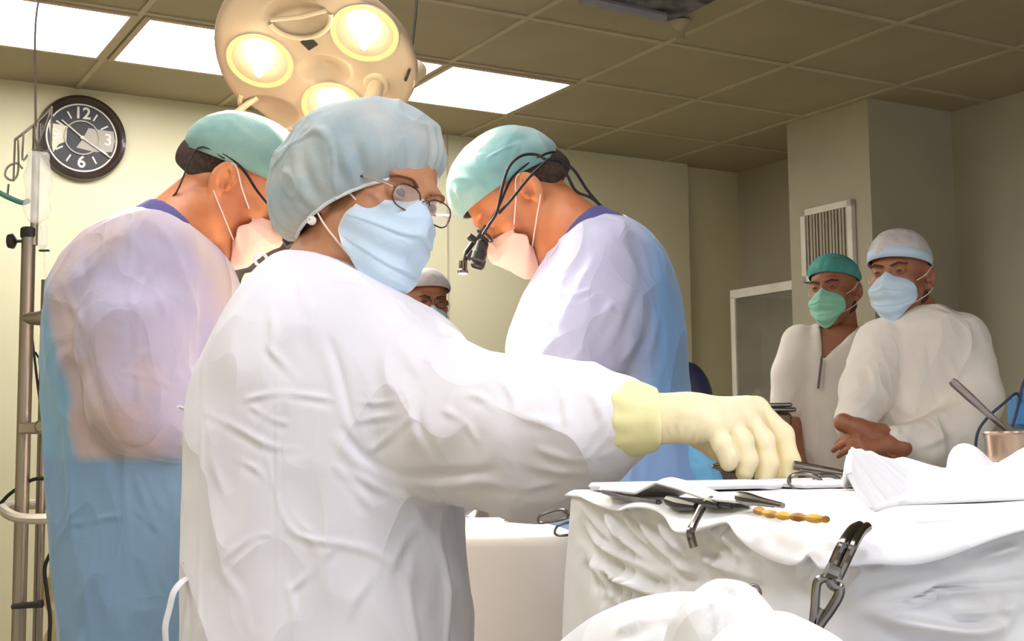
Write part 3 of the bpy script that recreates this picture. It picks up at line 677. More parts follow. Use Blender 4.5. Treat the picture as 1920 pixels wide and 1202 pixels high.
# ================================================================== SURGICAL LAMP
LY = 2.7
LC = at_y(588, 112, LY)
vd = (LC - CAM) / np.linalg.norm(LC - CAM)
ln = np.array([-.10, -math.cos(math.radians(55)), -math.sin(math.radians(55))]); ln /= np.linalg.norm(ln)
lx = np.array([1, 0, 0]) - ln * ln[0]; lx /= np.linalg.norm(lx); ly = np.cross(lx, ln); ly = -ly if ly[2] < 0 else ly
t = thing('surgical_lamp', 'round cream surgical lamp hanging over the patient with three lit reflectors', 'surgical lamp', LC)
def LP(px, py, h=0.0):
    d = ray(px, py); k = ((LC + ln * h - CAM) @ ln) / (d @ ln); return CAM + d * k
LR = .222
V, F = surfnet(lambda P: (lambda a, b, h: smax(smax(np.sqrt(a * a + b * b) - LR * (1 + .025 * np.cos(3 * np.arctan2(b, a) + .3)), h - .012 + .0 * a, .02), -h - .055 * (1 - .5 * (a * a + b * b) / LR ** 2), .03))((P - LC) @ lx, (P - LC) @ ly, (P - LC) @ ln), LC - .3, LC + .3, .006)
# carve leaf-shaped recesses and the hub
rec = [(560, 28, 0.062, .045), (503, 205, .06, .042), (610, 126, .052, .036)]
a = (V - LC) @ lx; b = (V - LC) @ ly; h = (V - LC) @ ln
bulbs = [(487, 114), (684, 62), (626, 203)]
for (px, py, ra, rb) in rec:
    q = LP(px, py) - LC; d = np.sqrt(((a - q @ lx) / ra) ** 2 + ((b - q @ ly) / rb) ** 2); V -= np.outer(np.where(h > -.01, .03 * np.clip(1.15 - d, 0, 1) ** .7, 0), ln)
mesh_from('housing', V, F, LAMP_BODY, t)
for (px, py, ra, rb) in rec[:2]:
    q = LP(px, py, .012); ang = .25 if px > 540 else -.7
    e1 = lx * math.cos(ang) + ly * math.sin(ang); e2 = -lx * math.sin(ang) + ly * math.cos(ang)
    pts = [q + e1 * ra * 1.12 * math.cos(s) + e2 * rb * 1.3 * math.sin(s) for s in np.linspace(PI * 1.05, PI * 1.95, 14)]
    MB().tube(pts, .0055, 8).build('grip_rail', LAMP_TUBE, t)
    if px > 540: MB().tube([q - e1 * ra, q + e1 * ra * .1 + ln * .008, q + e1 * ra], .0055, 8).build('grip_rail', LAMP_TUBE, t)
GLOWY = glow('warm_reflector', (1.0, .74, .27, 1), .62); GLOWC = glow('lamp_filament', (1.0, .88, .6, 1), 14)
for i, (px, py) in enumerate(bulbs):
    q = LP(px, py, .012); r = .0715
    MB().lathe([(r * 1.0, -.004), (r * 1.035, .000), (r * 1.02, .003), (r * .99, .003)], q, ln, 40, False).build('reflector_ring', LAMP_TUBE, t)
    MB().lathe([(.001, -.012), (r * .5, -.008), (r * .8, -.001), (r * .99, .003)], q, ln, 40, False).build('reflector', GLOWY, t)
    k = q + ly * r * .42 + ln * .012
    V, F = surfnet(lambda P: smin(ell((P - k), (0, 0, 0), (.024, .022, .026)), ell(P - k + ly * .035, (0, 0, 0), (.012, .012, .026)), .02), k - .08, k + .08, .005); mesh_from('bulb', V, F, GLOWC, t)
    ld = D.lights.new('surgical_lamp_beam', 'SPOT'); ld.energy = SPOT_W; ld.color = (1, .90, .72); ld.spot_size = 1.9; ld.spot_blend = .8; ld.shadow_soft_size = .07
    lo = D.objects.new('lamp_beam', ld); COL.objects.link(lo); lo.location = Vector(q + ln * .07); lo.rotation_euler = Vector(-ln).to_track_quat('Z', 'Y').to_euler()
q = LP(580, 80, .012); MB().box(q, (.026, .026, .008), np.stack([lx * .8 + ly * .6, ly * .8 - lx * .6, ln], 1)).build('sensor_window', BLACK, t, False)
q = LP(708, 150, .0); q2 = q + ln * .10 + lx * .0
MB().tube([q, q + ln * .02], [.034, .026], 20).build('handle_socket', LAMP_TUBE, t)
MB().tube([q + ln * .02, q + ln * .10, q + ln * .13], [.017, .021, .019], 20).build('sterile_handle', LAMP_TUBE, t)
bk = LC - ln * .06
yk = [LC + ly * LR * (.98 if s > 0 else .6) * s - ln * .04 for s in (-1, 1)]
MB().tube(spline([yk[0], yk[0] - ln * .05, bk - ln * .13 - ly * .06, bk - ln * .15, bk - ln * .13 + ly * .1, yk[1] - ln * .07 + ly * .01, yk[1]], 6), .011, 10).build('yoke', LAMP_TUBE, t)
top = bk - ln * .15
MB().tube([top, top + np.array([.05, .1, .14]), (top[0] + .1, top[1] + .2, ROOM_H - .12), (top[0] + .1, top[1] + .2, ROOM_H)], [.018, .018, .022, .05], 14).build('ceiling_arm', LAMP_TUBE, t)
pa = [at_y(482, 182, 2.8), at_y(436, 216, 2.8), at_y(432, 262, 2.82)]
MB().tube(pa, .0075, 8).build('guard_rail', LAMP_TUBE, t)
MB().tube(spline([at_y(768, 130, 2.68), at_y(760, 150, 2.7), at_y(772, 90, 2.74), at_y(781, 0, 2.8), at_y(778, -60, 2.85)], 5), .0028, 6).build('cable', BLACKSOFT, t)
MB().tube([at_y(762, 150, 2.72), at_y(784, 128, 2.75)], [.022, .022], 16).build('side_knob', LAMP_TUBE, t)
# ================================================================== DRIP STAND AND EQUIPMENT AT LEFT
SY = 2.9; S = W(SY)
base = S(44, 830)
t = thing('drip_stand', 'steel equipment pole stand with clamps and horizontal rail at left edge', 'drip stand', (base[0], SY, 0))
bx = base[0]
def zp(y): return at_y(45, y, SY)[2]
MB().tube([(bx, SY, .05), (bx, SY, zp(440))], .0155, 18).build('lower_pole', ALU, t)
MB().tube([(bx + .024, SY + .05, .05), (bx + .024, SY + .05, zp(520))], .011, 14).build('rear_pole', ALU, t)
MB().tube([(bx + .012, SY, zp(460)), (bx + .012, SY, zp(232))], .009, 12).build('upper_pole', ALU, t)
MB().lathe([(.0175, 0), (.019, .004), (.019, .02), (.015, .024)], (bx, SY, zp(446)), n=18).build('collar', BLACK, t)
k = np.array([bx, SY, zp(452)]); m = MB(); m.tube([k - [.015, 0, 0], k - [.034, 0, 0]], .004, 8); m.lathe([(.006, 0), (.013, .004), (.018, .008), (.016, .018), (.006, .022)], k - [.028, 0, 0], (-1, 0, 0), 14); m.build('clamp_knob', BLACK, t)
MB().tube(spline([at_y(8, 958, SY - .12), at_y(40, 972, SY - .16), at_y(110, 972, SY - .14), at_y(160, 965, SY + .0), at_y(150, 948, SY + .12), at_y(60, 946, SY + .16), at_y(15, 950, SY + .05)], 5, True), .0115, 10, closed=True).build('ring_rail', mat('pale_aluminium', srgb(196, 186, 172), .4, .5), t)
MB().box(at_y(66, 803, SY - .01), (.066, .04, .026), None, .004).build('rail_clamp', ALU, t, False)
MB().lathe([(.012, 0), (.016, .004), (.016, .022), (.010, .028)], at_y(84, 800, SY - .03), (0, -1, 0), 16).build('clamp_knob', ALU, t)
MB().tube([at_y(44, 597, SY), at_y(70, 597, SY - .02), at_y(100, 592, SY - .02)], [.012, .016, .02], 12).build('side_arm', ALU, t)
MB().tube([at_y(22, 1138, SY - .02), at_y(80, 1132, SY - .02)], [.005, .009], 10).build('lower_knob', BLACK, t)
for k in range(5):
    a = k * 2 * PI / 5 + .3; e = (bx + .2 * math.cos(a), SY + .03 + .2 * math.sin(a), .06)
    l = MB().tube([(bx + .01, SY + .02, .085), e], [.016, .012], 10).build('leg', ALU, t)
    MB().lathe([(.028, -.011), (.03, 0), (.028, .011)], (e[0], e[1], .03), (math.sin(a), -math.cos(a), 0), 18).build('castor', BLACK, t)
# hooks / wire rack at the top
m = MB()
top_ = S(62, 236)
for (x1, y1) in ((98, 200), (28, 262)):
    m.tube([top_, S(x1, y1, -.02)], .003, 6); m.tube([S(x1, y1, -.02), S(x1 - 3, y1 + 78, -.02)], .0025, 6)
for pts in ([(96, 205), (84, 240), (74, 270), (84, 288), (92, 280)], [(34, 262), (34, 320), (24, 338), (10, 330), (14, 314), (30, 306), (42, 316)], [(44, 250), (42, 300), (52, 290)], [(28, 262), (64, 232)], [(60, 280), (90, 284)], [(16, 345), (14, 366)]):
    m.tube(spline([S(x, y, -.03) for x, y in pts], 4), .0026, 6)
m.build('wire_hooks', STEEL, t)
MB().tube(spline([S(75, -6, -.05), S(70, 14, -.05), S(66, 60, -.05), S(66, 140, -.03), S(67, 236, -.02)], 5), .0028, 6).build('hanging_wire', mat('dark_wire', srgb(90, 76, 70), .5), t)
# drip bag
t2 = thing('drip_bag', 'clear plastic infusion bag hanging from the pole hooks in front of clock', 'drip bag', S(72, 290, -.05))
def bagf(P):
    c = S(71, 350, -.06); q = P - c; zf = np.clip(q[:, 2] / .08, -1, 1); wx = .030 * (1 - .25 * zf ** 4)
    return smax((np.sqrt((q[:, 0] / wx) ** 2 + (q[:, 1] / .016) ** 2) - 1) * .016, np.abs(q[:, 2]) - .082, .012) + .0018 * np.sin(q[:, 2] * 90 + q[:, 0] * 120)
c = S(71, 350, -.06); V, F = surfnet(bagf, c - .11, c + .11, .0035); mesh_from('bag', V, F, CLEAR, t2)
MB().tube([S(72, 284, -.06), S(66, 262, -.04)], .003, 6).build('hanger', STEEL, t2)
MB().lathe([(.004, .03), (.011, .022), (.011, -.025), (.004, -.032)], S(80, 440, -.06), n=14).build('drip_chamber', CLEAR, t2)
MB().tube(spline([S(74, 418, -.06), S(80, 436, -.06), S(83, 480, -.06), S(86, 530, -.05), S(94, 600, -.04), S(90, 640, 0)], 5), .0024, 6).build('drip_line', CLEAR, t2)
MB().box(S(83, 470, -.06), (.022, .008, .004)).build('roller_clamp', BLACK, t2, False)
for pts, r, nm, m_, lb, ct in (
    ([(-30, 345, 0), (0, 362, 0), (20, 372, 0), (42, 380, 0), (54, 376, .01)], .006, 'breathing_tube', TEAL, 'dark teal tube reaching the pole from the left edge', 'tube'),
    ([(60, 630, .05), (68, 700, .05), (74, 750, .05), (76, 790, .05), (90, 850, .12), (80, 900, .1)], .003, 'cable', BLACKSOFT, 'thin dark cable hanging beside the upper part of the pole', 'cable'),
    ([(-40, 980, .1), (0, 945, .06), (20, 925, .02), (60, 900, 0), (92, 897, 0), (130, 890, .1)], .0042, 'cable', BLACKSOFT, 'black cable crossing behind the pole above the ring rail', 'cable'),
    ([(112, 960, .1), (110, 1010, .04), (96, 1035, 0), (84, 1065, 0), (88, 1110, 0), (94, 1160, 0), (92, 1230, 0), (90, 1500, 0)], .0045, 'cable', BLACKSOFT, 'black cable looping down beside the blue gown under the plug', 'cable'),
    ([(66, 660, .08), (86, 700, .09), (82, 740, .09), (78, 775, .09)], .0025, 'cable', BLACKSOFT, 'thin looping cable between the pole and the blue gown', 'cable')):
    o = MB().tube(spline([S(*p) for p in pts], 6), r, 8).build(nm, m_); tag(o, lb, ct)
m = MB(); m.tube([S(98, 1018, 0), S(112, 1026, .0), S(114, 1036, 0)], [.006, .014, .012], 10); m.tube([S(98, 1004, 0), S(104, 1020, 0)], .005, 8); o = m.build('cable_plug', BLACK); tag(o, 'black cable plug hanging beside the blue gown below the ring rail', 'plug')
# anaesthesia machine
mp = at_y(130, 800, 3.45)
t = thing('anaesthesia_machine', 'beige medical machine column standing behind the left surgeon', 'medical machine', (mp[0] + .03, 3.55, 0))
zt = at_y(130, 462, 3.45)[2]
V, F = surfnet(lambda P: smax(smax(np.abs(P[:, 0] - mp[0] - .03) - .075, np.abs(P[:, 1] - 3.55) - .1, .05), P[:, 2] - zt, .04) + np.where(P[:, 2] < 1.5 * 0 - 1, 1, 0), (mp[0] - .2, 3.3, zt - .35), (mp[0] + .3, 3.8, zt + .05), .01)
mesh_from('head_unit', V, F, MACHINE, t)
MB().box((mp[0] + .02, 3.55, (zt - .3 + .12) / 2), (.14, .2, zt - .42), None, .012).build('column', MACHINE, t, False)
MB().box((mp[0] + .02, 3.55, .08), (.32, .34, .08), None, .02).build('base', MACHINE, t, False)
for sx in (-1, 1):
    for sy in (-1, 1): MB().lathe([(.025, -.012), (.028, 0), (.025, .012)], (mp[0] + .02 + sx * .14, 3.55 + sy * .14, .028), (1, 0, 0), 14).build('castor', BLACK, t)
MB().tube([at_y(90, 605, 3.3), at_y(94, 655, 3.3)], [.022, .015], 14).build('orange_valve', ORANGE, t)
MB().tube([at_y(94, 640, 3.3), at_y(112, 640, 3.4), at_y(130, 640, 3.5)], .01, 8).build('valve_mount', ALU, t)
pts = [S(104 + 9 * math.sin(i * .9), 1040 + i * 14, .12 + .01 * math.cos(i)) for i in range(18)]
o = MB().tube(spline(pts, 4), .02, 10).build('corrugated_hose', GOLDTUBE); tag(o, 'yellowed breathing hose hanging beside the blue gown near the floor', 'hose')
# ================================================================== PEOPLE
def hand_mesh(wrist, f, n, sc=1.0, curl=.5, thumb=1, pad=0.0, h=.0035):
    f = np.array(f, float); f /= np.linalg.norm(f); n = np.array(n, float); n -= f * (n @ f); n /= np.linalg.norm(n); s = np.cross(f, n) * thumb
    w = np.array(wrist); J = []
    for k, (off, ln_, r) in enumerate(((.030, .072, .0095), (.010, .080, .0095), (-.011, .075, .009), (-.031, .060, .008))):
        m = w + f * (.088 - .006 * abs(k - 1)) * sc + s * off * sc; L = [m]; a = curl * .5; p = m
        for q, fr in enumerate((.45, .3, .25)):
            a += curl * (.5 if q == 0 else .75); d = f * math.cos(a) - n * math.sin(a); p = p + d * ln_ * fr * sc; L.append(p)
        J.append((L, r * sc + pad))
    tb = w + f * .025 * sc + s * .03 * sc; th = [tb, tb + (f * .6 + s * .6 - n * .25) * .042 * sc, tb + (f * .6 + s * .6 - n * .25) * .042 * sc + (f * .9 + s * .1 - n * .35) * .032 * sc]
    th.append(th[-1] + (f * .95 - s * .1 - n * .3) * .024 * sc)
    def fld(P):
        d = cone(P, w - f * .03 * sc, w + f * .01 * sc, .027 * sc + pad, .026 * sc + pad)
        for (L, r) in J: d = smin(d, cone(P, w + f * .015 * sc, L[0], .022 * sc + pad, .0135 * sc + pad), .015)
        for (L, r) in J:
            e = None
            for i in range(3):
                c_ = cone(P, L[i], L[i + 1], r * (1.08 - .08 * i), r * (1.0 - .1 * i)); e = c_ if e is None else smin(e, c_, .004)
            d = smin(d, e, .006)
        e = None
        for i in range(3):
            c_ = cone(P, th[i], th[i + 1], (.017, .0125, .0105)[i] * sc + pad, (.0125, .0105, .009)[i] * sc + pad); e = c_ if e is None else smin(e, c_, .006)
        return smin(d, e, .01)
    A = np.array([p for (L, r) in J for p in L] + th + [w - f * .05]); return surfnet(fld, A.min(0) - .05, A.max(0) + .05, h)
def gown_mesh(parent, name, rows, Y0, arms, material, h=.007, k=.035, noise_a=.004, ns=7, st=(1, 1, .45), S_=None, sub=0, seed=0, neck=None, pw=2.4, extra=None, noise2=0.0, sk=.42, skw=1.35):
    L = Loft(rows, Y0, pw)
    def f(P):
        d = L(P)
        for ch in arms: d = smin(d, chain(P, ch, .02), k)
        if extra is not None: d = extra(P, d)
        if neck is not None: d = smax(d, -cone(P, neck[0], neck[1], neck[2], neck[2]), .008)
        return d
    lo = np.array([L.T[0].min() - L.T[2].max(), L.T[1].min() - L.T[3].max(), L.lo]); hi = np.array([L.T[0].max() + L.T[2].max(), L.T[1].max() + L.T[3].max(), L.hi])
    for ch in arms:
        for p in ch: lo = np.minimum(lo, np.array(p[:3]) - p[3]); hi = np.maximum(hi, np.array(p[:3]) + p[3])
    V, F = surfnet(f, lo - .04, hi + .04, h)
    for _ in range(sub):
        V, F = subdiv(V, F)
    N = vnormals(V, F)
    d = cloth_noise(V, ns, noise_a, st, seed) + noise2 * noise(V, 26, seed)
    V = V + N * d[:, None]
    if S_:
        N = vnormals(V, F); V = V + N * strokes(V, N, S_, sk, skw)[:, None]
    return mesh_from(name, V, F, material, parent)
def subdiv(V, F):
    """one Catmull-Clark step"""
    n = len(V); fc = V[F].mean(1); E = np.stack([F, np.roll(F, -1, 1)], -1).reshape(-1, 2); Es = np.sort(E, 1)
    key = Es[:, 0].astype(np.int64) * n + Es[:, 1]; uk, inv = np.unique(key, return_inverse=True); inv = inv.ravel(); ne = len(uk)
    a, b = uk // n, uk % n; cnt = np.bincount(inv, minlength=ne); fi = np.repeat(np.arange(len(F)), 4)
    fs = np.stack([np.bincount(inv, fc[fi, k], ne) for k in range(3)], 1); mid = (V[a] + V[b]) / 2
    ep = np.where((cnt == 2)[:, None], (V[a] + V[b] + fs) / 4, mid)
    val = np.bincount(F.ravel(), minlength=n); Fs = np.stack([np.bincount(F.ravel(), np.repeat(fc[:, k], 4), n) for k in range(3)], 1) / np.maximum(val, 1)[:, None]
    ec = np.bincount(a, minlength=n) + np.bincount(b, minlength=n)
    Rs = np.stack([np.bincount(a, mid[:, k], n) + np.bincount(b, mid[:, k], n) for k in range(3)], 1) / np.maximum(ec, 1)[:, None]
    nv = np.maximum(val, 3)[:, None]; nV = (Fs + 2 * Rs + (nv - 3) * V) / nv
    ei = inv.reshape(-1, 4) + n; ci = np.arange(len(F)) + n + ne
    Q = np.concatenate([np.stack([F[:, i], ei[:, i], ci, ei[:, (i - 1) % 4]], 1) for i in range(4)])
    return np.concatenate([nV, ep, fc]), Q
def A(Y0, pts): return [tuple(at_y(x, y, Y0 + dy)) + (r,) for (x, y, dy, r) in pts]
def scrub_collar(parent, nb, H, r, m=NAVY, drop=.05, rise=.03):
    nb = np.array(nb); d = np.array(H) - nb; d /= np.linalg.norm(d)
    f = lambda P: smax(cone(P, nb - d * drop, nb + d * .2, r + .03, r - .01), (P - nb) @ d - rise, .004)
    V, F = surfnet(f, nb - .2, nb + .2, .006); return mesh_from('scrub_collar', V, F, m, parent)
def tie(parent, pts, r, m, name='gown_tie', flat=.4):
    return MB().tube(spline(pts, 6), r, 8, flat=flat).build(name, m, parent)
# ---------------------------------------------------------------- the scrub nurse in front
Y = 1.7; w = W(Y)
t = nurse = thing('person', 'person in white gown and pale blue bouffant cap reaching a gloved hand to the instruments', 'person', (w(620, 800)[0], Y, 0))
e_ = np.array([.61, .75, -.22]); e_ /= np.linalg.norm(e_); fw_ = np.array([.76, -.61, -.27]); fw_ -= e_ * (fw_ @ e_); fw_ /= np.linalg.norm(fw_)
up_ = np.cross(fw_, e_); up_ = up_ if up_[2] > 0 else -up_
NB = basis(fw_, up_); NH = w(690, 394, .03); NSC = .97
nk = w(610, 520, .03)
rows = [(476, 525, 600, .05, .02), (492, 500, 650, .075, .02), (520, 475, 705, .10, .02), (560, 445, 768, .12, .01), (620, 413, 848, .135, 0), (700, 373, 880, .145, 0), (780, 357, 872, .145, 0), (900, 354, 868, .145, 0), (1050, 352, 876, .15, 0), (1202, 350, 884, .16, 0), (1700, 346, 900, .17, 0), (2050, 340, 910, .18, 0)]
ar = A(Y, [(752, 696, -.03, .080), (872, 788, -.12, .083), (1000, 812, -.18, .088), (1085, 802, -.22, .072), (1150, 790, -.25, .050)])
arb = A(Y, [(760, 690, -.03, .05), (900, 790, -.12, .045), (1000, 800, -.18, .04), (1150, 792, -.25, .032), (1250, 786, -.29, .028)])
far_arm = A(Y, [(780, 730, .10, .07), (835, 830, .15, .062), (840, 900, .17, .055), (800, 905, .19, .045)])
GH = 1.40   # depth of the gloved hand
g = lambda x, y, dy=0.0: at_y(x, y, GH + dy)
fing = [  # index, middle, ring, little
    ([g(1418, 768, .03), g(1466, 816, .03), g(1480, 866, .025), g(1475, 900, .02)], .0124),
    ([g(1392, 776, .012), g(1431, 826, .008), g(1441, 870, .005), g(1434, 898, .002)], .0120),
    ([g(1362, 786, -.004), g(1392, 828, -.01), g(1401, 862, -.01), g(1396, 886, -.01)], .0112),
    ([g(1335, 794, -.018), g(1354, 832, -.024), g(1366, 856, -.022), g(1366, 868, -.02)], .0105)]
thumb = [g(1290, 800, .035), g(1345, 838, .05), g(1405, 868, .045), g(1455, 884, .035)]
def glove(P, pad=0.0):
    d = chain(P, [tuple(g(1238, 785)) + (.0285 + pad,), tuple(g(1270, 783)) + (.0265 + pad,), tuple(g(1310, 786)) + (.026 + pad,)], .004)
    for (L, r) in fing: d = smin(d, cone(P, g(1295, 783, (L[0][1] - GH) * .5), L[0], .021 + pad, .0155 + pad), .012)
    for i in range(3): d = smin(d, cone(P, fing[i][0][0] * .6 + fing[i + 1][0][0] * .4, fing[i + 1][0][0], .0145 + pad, .0145 + pad), .006)
    for (L, r) in fing:
        e = None
        for i in range(3):
            c_ = cone(P, L[i], L[i + 1], r * (1.1 - .05 * i) + pad, r * (1.03 - .06 * i) + pad); e = c_ if e is None else smin(e, c_, .005)
        d = smin(d, e, .003)
    e = None
    for i in range(3):
        c_ = cone(P, thumb[i], thumb[i + 1], (.018, .0145, .0125)[i] + pad, (.0145, .0125, .011)[i] + pad); e = c_ if e is None else smin(e, c_, .006)
    return smin(d, e, .01)
inner = surfnet(lambda P: glove(P, -.0035), g(1180, 780) - .12, g(1500, 840) + .12, .004)
make_body(t, SKIN_W, NH, NB, NSC, (*nk, .062), rows, Y0=Y, arms=[arb, far_arm[:3] + [far_arm[3][:3] + (.03,)]] and [arb, [(p[0], p[1], p[2], p[3] * .5) for p in far_arm]], hands=[inner, hand_mesh(far_arm[-1][:3], (-.9, .25, -.2), (.1, .9, .2), .95, .4)], inset=.025, res=.0025)
V, F = surfnet(glove, g(1180, 780) - .13, g(1500, 840) + .13, .0022)
N = vnormals(V, F)
GS = [([(1262, 820), (1256, 800), (1262, 780)], 4, .0010), ([(1280, 826), (1276, 800), (1286, 778)], 4, .0012), ([(1292, 834), (1290, 812), (1300, 790)], 4, .0012), ([(1306, 842), (1306, 822), (1318, 800)], 4, .0012), ([(1320, 852), (1322, 832), (1332, 812)], 4, .0012), ([(1334, 860), (1338, 842), (1346, 826)], 4, .001),
      ([(1432, 778), (1440, 808), (1452, 835)], 5, -.0016), ([(1404, 800), (1412, 825), (1418, 850)], 5, -.0014), ([(1375, 812), (1382, 838), (1386, 858)], 5, -.0014), ([(1330, 760), (1370, 765), (1410, 780)], 10, .0010), ([(1240, 770), (1300, 775), (1350, 790)], 9, .0008)]
V = V + N * (strokes(V, N, GS) + .0006 * noise(V, 60, 2))[:, None]
gl = mesh_from('surgical_glove', V, F, LATEX, t)
# cuff drawn over the sleeve
def cuff(P): return smax(smax(chain(P, [tuple(g(1130, 786, .04)) + (.0405,), tuple(g(1180, 786, .03)) + (.0385,), tuple(g(1242, 786, .0)) + (.0312,)], .02), (P - g(1236, 786)) @ np.array([1, 0, 0]), .002), -(P - g(1146, 786)) @ np.array([1, 0, .05]), .003)
V, F = surfnet(cuff, g(1100, 780) - .1, g(1260, 780) + .1, .003)
N = vnormals(V, F); V = V + N * (.0012 * np.sin(V[:, 2] * 260 + noise(V, 30) * 3) * np.clip((g(1190, 0)[0] - V[:, 0]) / .03, .15, 1) + .0012 * noise(V, 45, 5))[:, None]
o = mesh_from('glove_cuff', V, F, LATEX2, gl) if False else mesh_from('glove_cuff', V, F, LATEX2, t); o['label'] = 'folded yellow cuff of the surgical glove'
FS = [([(461, 750), (512, 738), (569, 741), (632, 751)], 4, .0050), ([(385, 773), (448, 805), (506, 836), (563, 843)], 4.5, .0055), ([(470, 762), (510, 786), (544, 796)], 4, .0035),
      ([(520, 700), (519, 850), (521, 1011), (518, 1188)], 2.5, .0025), ([(601, 560), (612, 620), (632, 681), (648, 745), (668, 810), (700, 862)], 6, -.007),
      ([(640, 800), (675, 850), (735, 886), (820, 893), (930, 884)], 7, -.011), ([(690, 850), (730, 818), (775, 780)], 5, .006), ([(652, 752), (708, 756), (765, 748)], 4, .004), ([(650, 796), (706, 784), (770, 778)], 4, .004),
      ([(655, 880), (702, 912), (760, 940), (800, 985)], 6, .006), ([(625, 870), (668, 915), (700, 960)], 6, .005), ([(545, 985), (580, 1010), (595, 1040)], 5, .004), ([(548, 965), (572, 990), (600, 1000)], 4, .004),
      ([(420, 1050), (468, 1010), (510, 1002)], 4, .003), ([(536, 1115), (580, 1075), (628, 1025)], 5, .0045), ([(396, 850), (410, 900), (430, 950)], 6, .004), ([(440, 860), (480, 880), (500, 905)], 4, .004),
      ([(500, 640), (515, 665), (560, 712)], 5, .004), ([(505, 560), (512, 620), (505, 680)], 6, .004), ([(430, 545), (405, 600), (385, 660), (377, 740)], 3, .003), ([(378, 780), (377, 900), (374, 1050), (372, 1190)], 3, .0045),
      ([(720, 1110), (745, 1040), (800, 960)], 7, .004), ([(640, 1190), (670, 1120), (720, 1060)], 7, .004), ([(560, 1190), (545, 1120), (530, 1060)], 5, .004), ([(470, 1190), (450, 1120), (410, 1060)], 6, .0035),
      ([(792, 735), (785, 785), (800, 830), (830, 862)], 6, -.007), ([(830, 768), (875, 795), (895, 835)], 5, .005), ([(860, 740), (900, 745), (930, 770)], 5, .004),
      ([(1030, 700), (1058, 745), (1062, 800)], 6, .005), ([(1000, 838), (1070, 862), (1150, 848)], 6, .006), ([(1092, 715), (1125, 770), (1140, 835)], 6, .004), ([(950, 862), (1040, 884), (1110, 888)], 6, .0055),
      ([(900, 900), (980, 915), (1060, 900)], 6, .005), ([(930, 700), (960, 740), (965, 790)], 6, .004), ([(960, 770), (1010, 790), (1080, 790)], 6, .004), ([(1100, 860), (1128, 835), (1150, 800)], 4, .004), ([(1080, 850), (1110, 825), (1135, 780)], 4, .0035),
      ([(820, 900), (850, 925), (910, 945)], 6, .005), ([(560, 520), (585, 600), (590, 660)], 7, .003), ([(740, 640), (780, 690), (800, 730)], 8, .004), ([(690, 600), (720, 680), (730, 740)], 8, .0035), ([(840, 970), (845, 1080), (838, 1190)], 8, .005), ([(780, 990), (770, 1090), (776, 1190)], 8, .004)]
def gx(P, d):
    # baggy sleeve drooping under the forearm
    c = at_y(1005, 880, Y - .17); d = smin(d, ell(P, c, (.075, .055, .055)), .05)
    return smin(d, ell(P, at_y(900, 830, Y - .12), (.09, .06, .075)), .05)
gown = gown_mesh(t, 'gown', rows, Y, [ar, far_arm], WHITE_GOWN, h=.006, k=.04, noise_a=.0052, ns=8, st=(1, 1, .7), S_=FS, sub=1, seed=2, extra=gx, pw=2.2, neck=(tuple(w(590, 500, .03)), tuple(w(665, 470, .03)), .060))
# sleeve knit end + ties
g0 = w(370, 1000)
tie(t, [w(372, 760, -.02), w(352, 768, -.05), w(334, 762, -.06)], .005, WHITE_GOWN)
kn = w(360, 1080, -.06)
MB().lathe([(.001, .012), (.009, .006), (.011, 0), (.009, -.006), (.001, -.012)], kn, n=12, cap=False).build('tie_knot', WHITE_GOWN, t)
tie(t, [kn, w(358, 1064, -.07), w(350, 1050, -.07)], .007, WHITE_GOWN)
tie(t, [kn, w(342, 1090, -.09), w(326, 1110, -.1), w(318, 1140, -.1), w(310, 1175, -.1), w(312, 1215, -.1)], .0055, WHITE_GOWN)
tie(t, [kn, w(366, 1110, -.08), w(362, 1130, -.08), w(370, 1160, -.07)], .006, WHITE_GOWN)
lp = w(489, 487, .0); MB().tube([lp + np.array([.008 * math.cos(a), 0, .008 * math.sin(a)]) for a in np.linspace(0, 2 * PI, 16, endpoint=False)], .0022, 8, closed=True).build('neck_tie_loop', WHITE_GOWN, t)
# back opening edge
MB().tube(spline([w(490, 500, -.03), w(440, 560, -.05), (w(398, 640, -.06)), w(374, 730, -.05), w(366, 860, -.05), w(364, 1000, -.05), w(362, 1210, -.05)], 6), .006, 8, flat=.5).build('back_hem', WHITE_GOWN, t)
# cap
cz = np.array([-.33, 0.05, .94]); cz /= np.linalg.norm(cz); cx_ = np.array([.93, -.05, .36]); cx_ -= cz * (cx_ @ cz); cx_ /= np.linalg.norm(cx_); CR = np.stack([cx_, np.cross(cz, cx_), cz], 1)
def capshape(X):
    X = X.copy(); u = X[:, 0] / .125
    X[:, 2] -= .024 * np.clip(-u, 0, 1.2) ** 2           # bag sags at the nape
    X[:, 2] += .0 ; return X
make_cap(t, w(666, 322, .03), CR, (.127, .100, .094), CAP_BLUE, 'bouffant_cap', tmax=2.08, pleat=.0046, npl=22, noise_amp=.0070, seed=4, band=WHITE_EDGE, tuck=.93, bandw=.0028, n=(300, 140), ns=13, st=(1, 1, .8), shape=capshape)
MG = make_mask(t, NH, NB, NSC, MASK_BLUE, top=.016, bot=-.124, th=1.22, pleats=3, bulge=-.004, seed=3, nt=90)[1]
bd = list(MG[0]) + list(MG[1:, -1]) + list(MG[-1, :-1][::-1]) + list(MG[1:-1, 0][::-1])
MB().tube(bd, .0012, 6, closed=True).build('mask_binding', STRING, t)
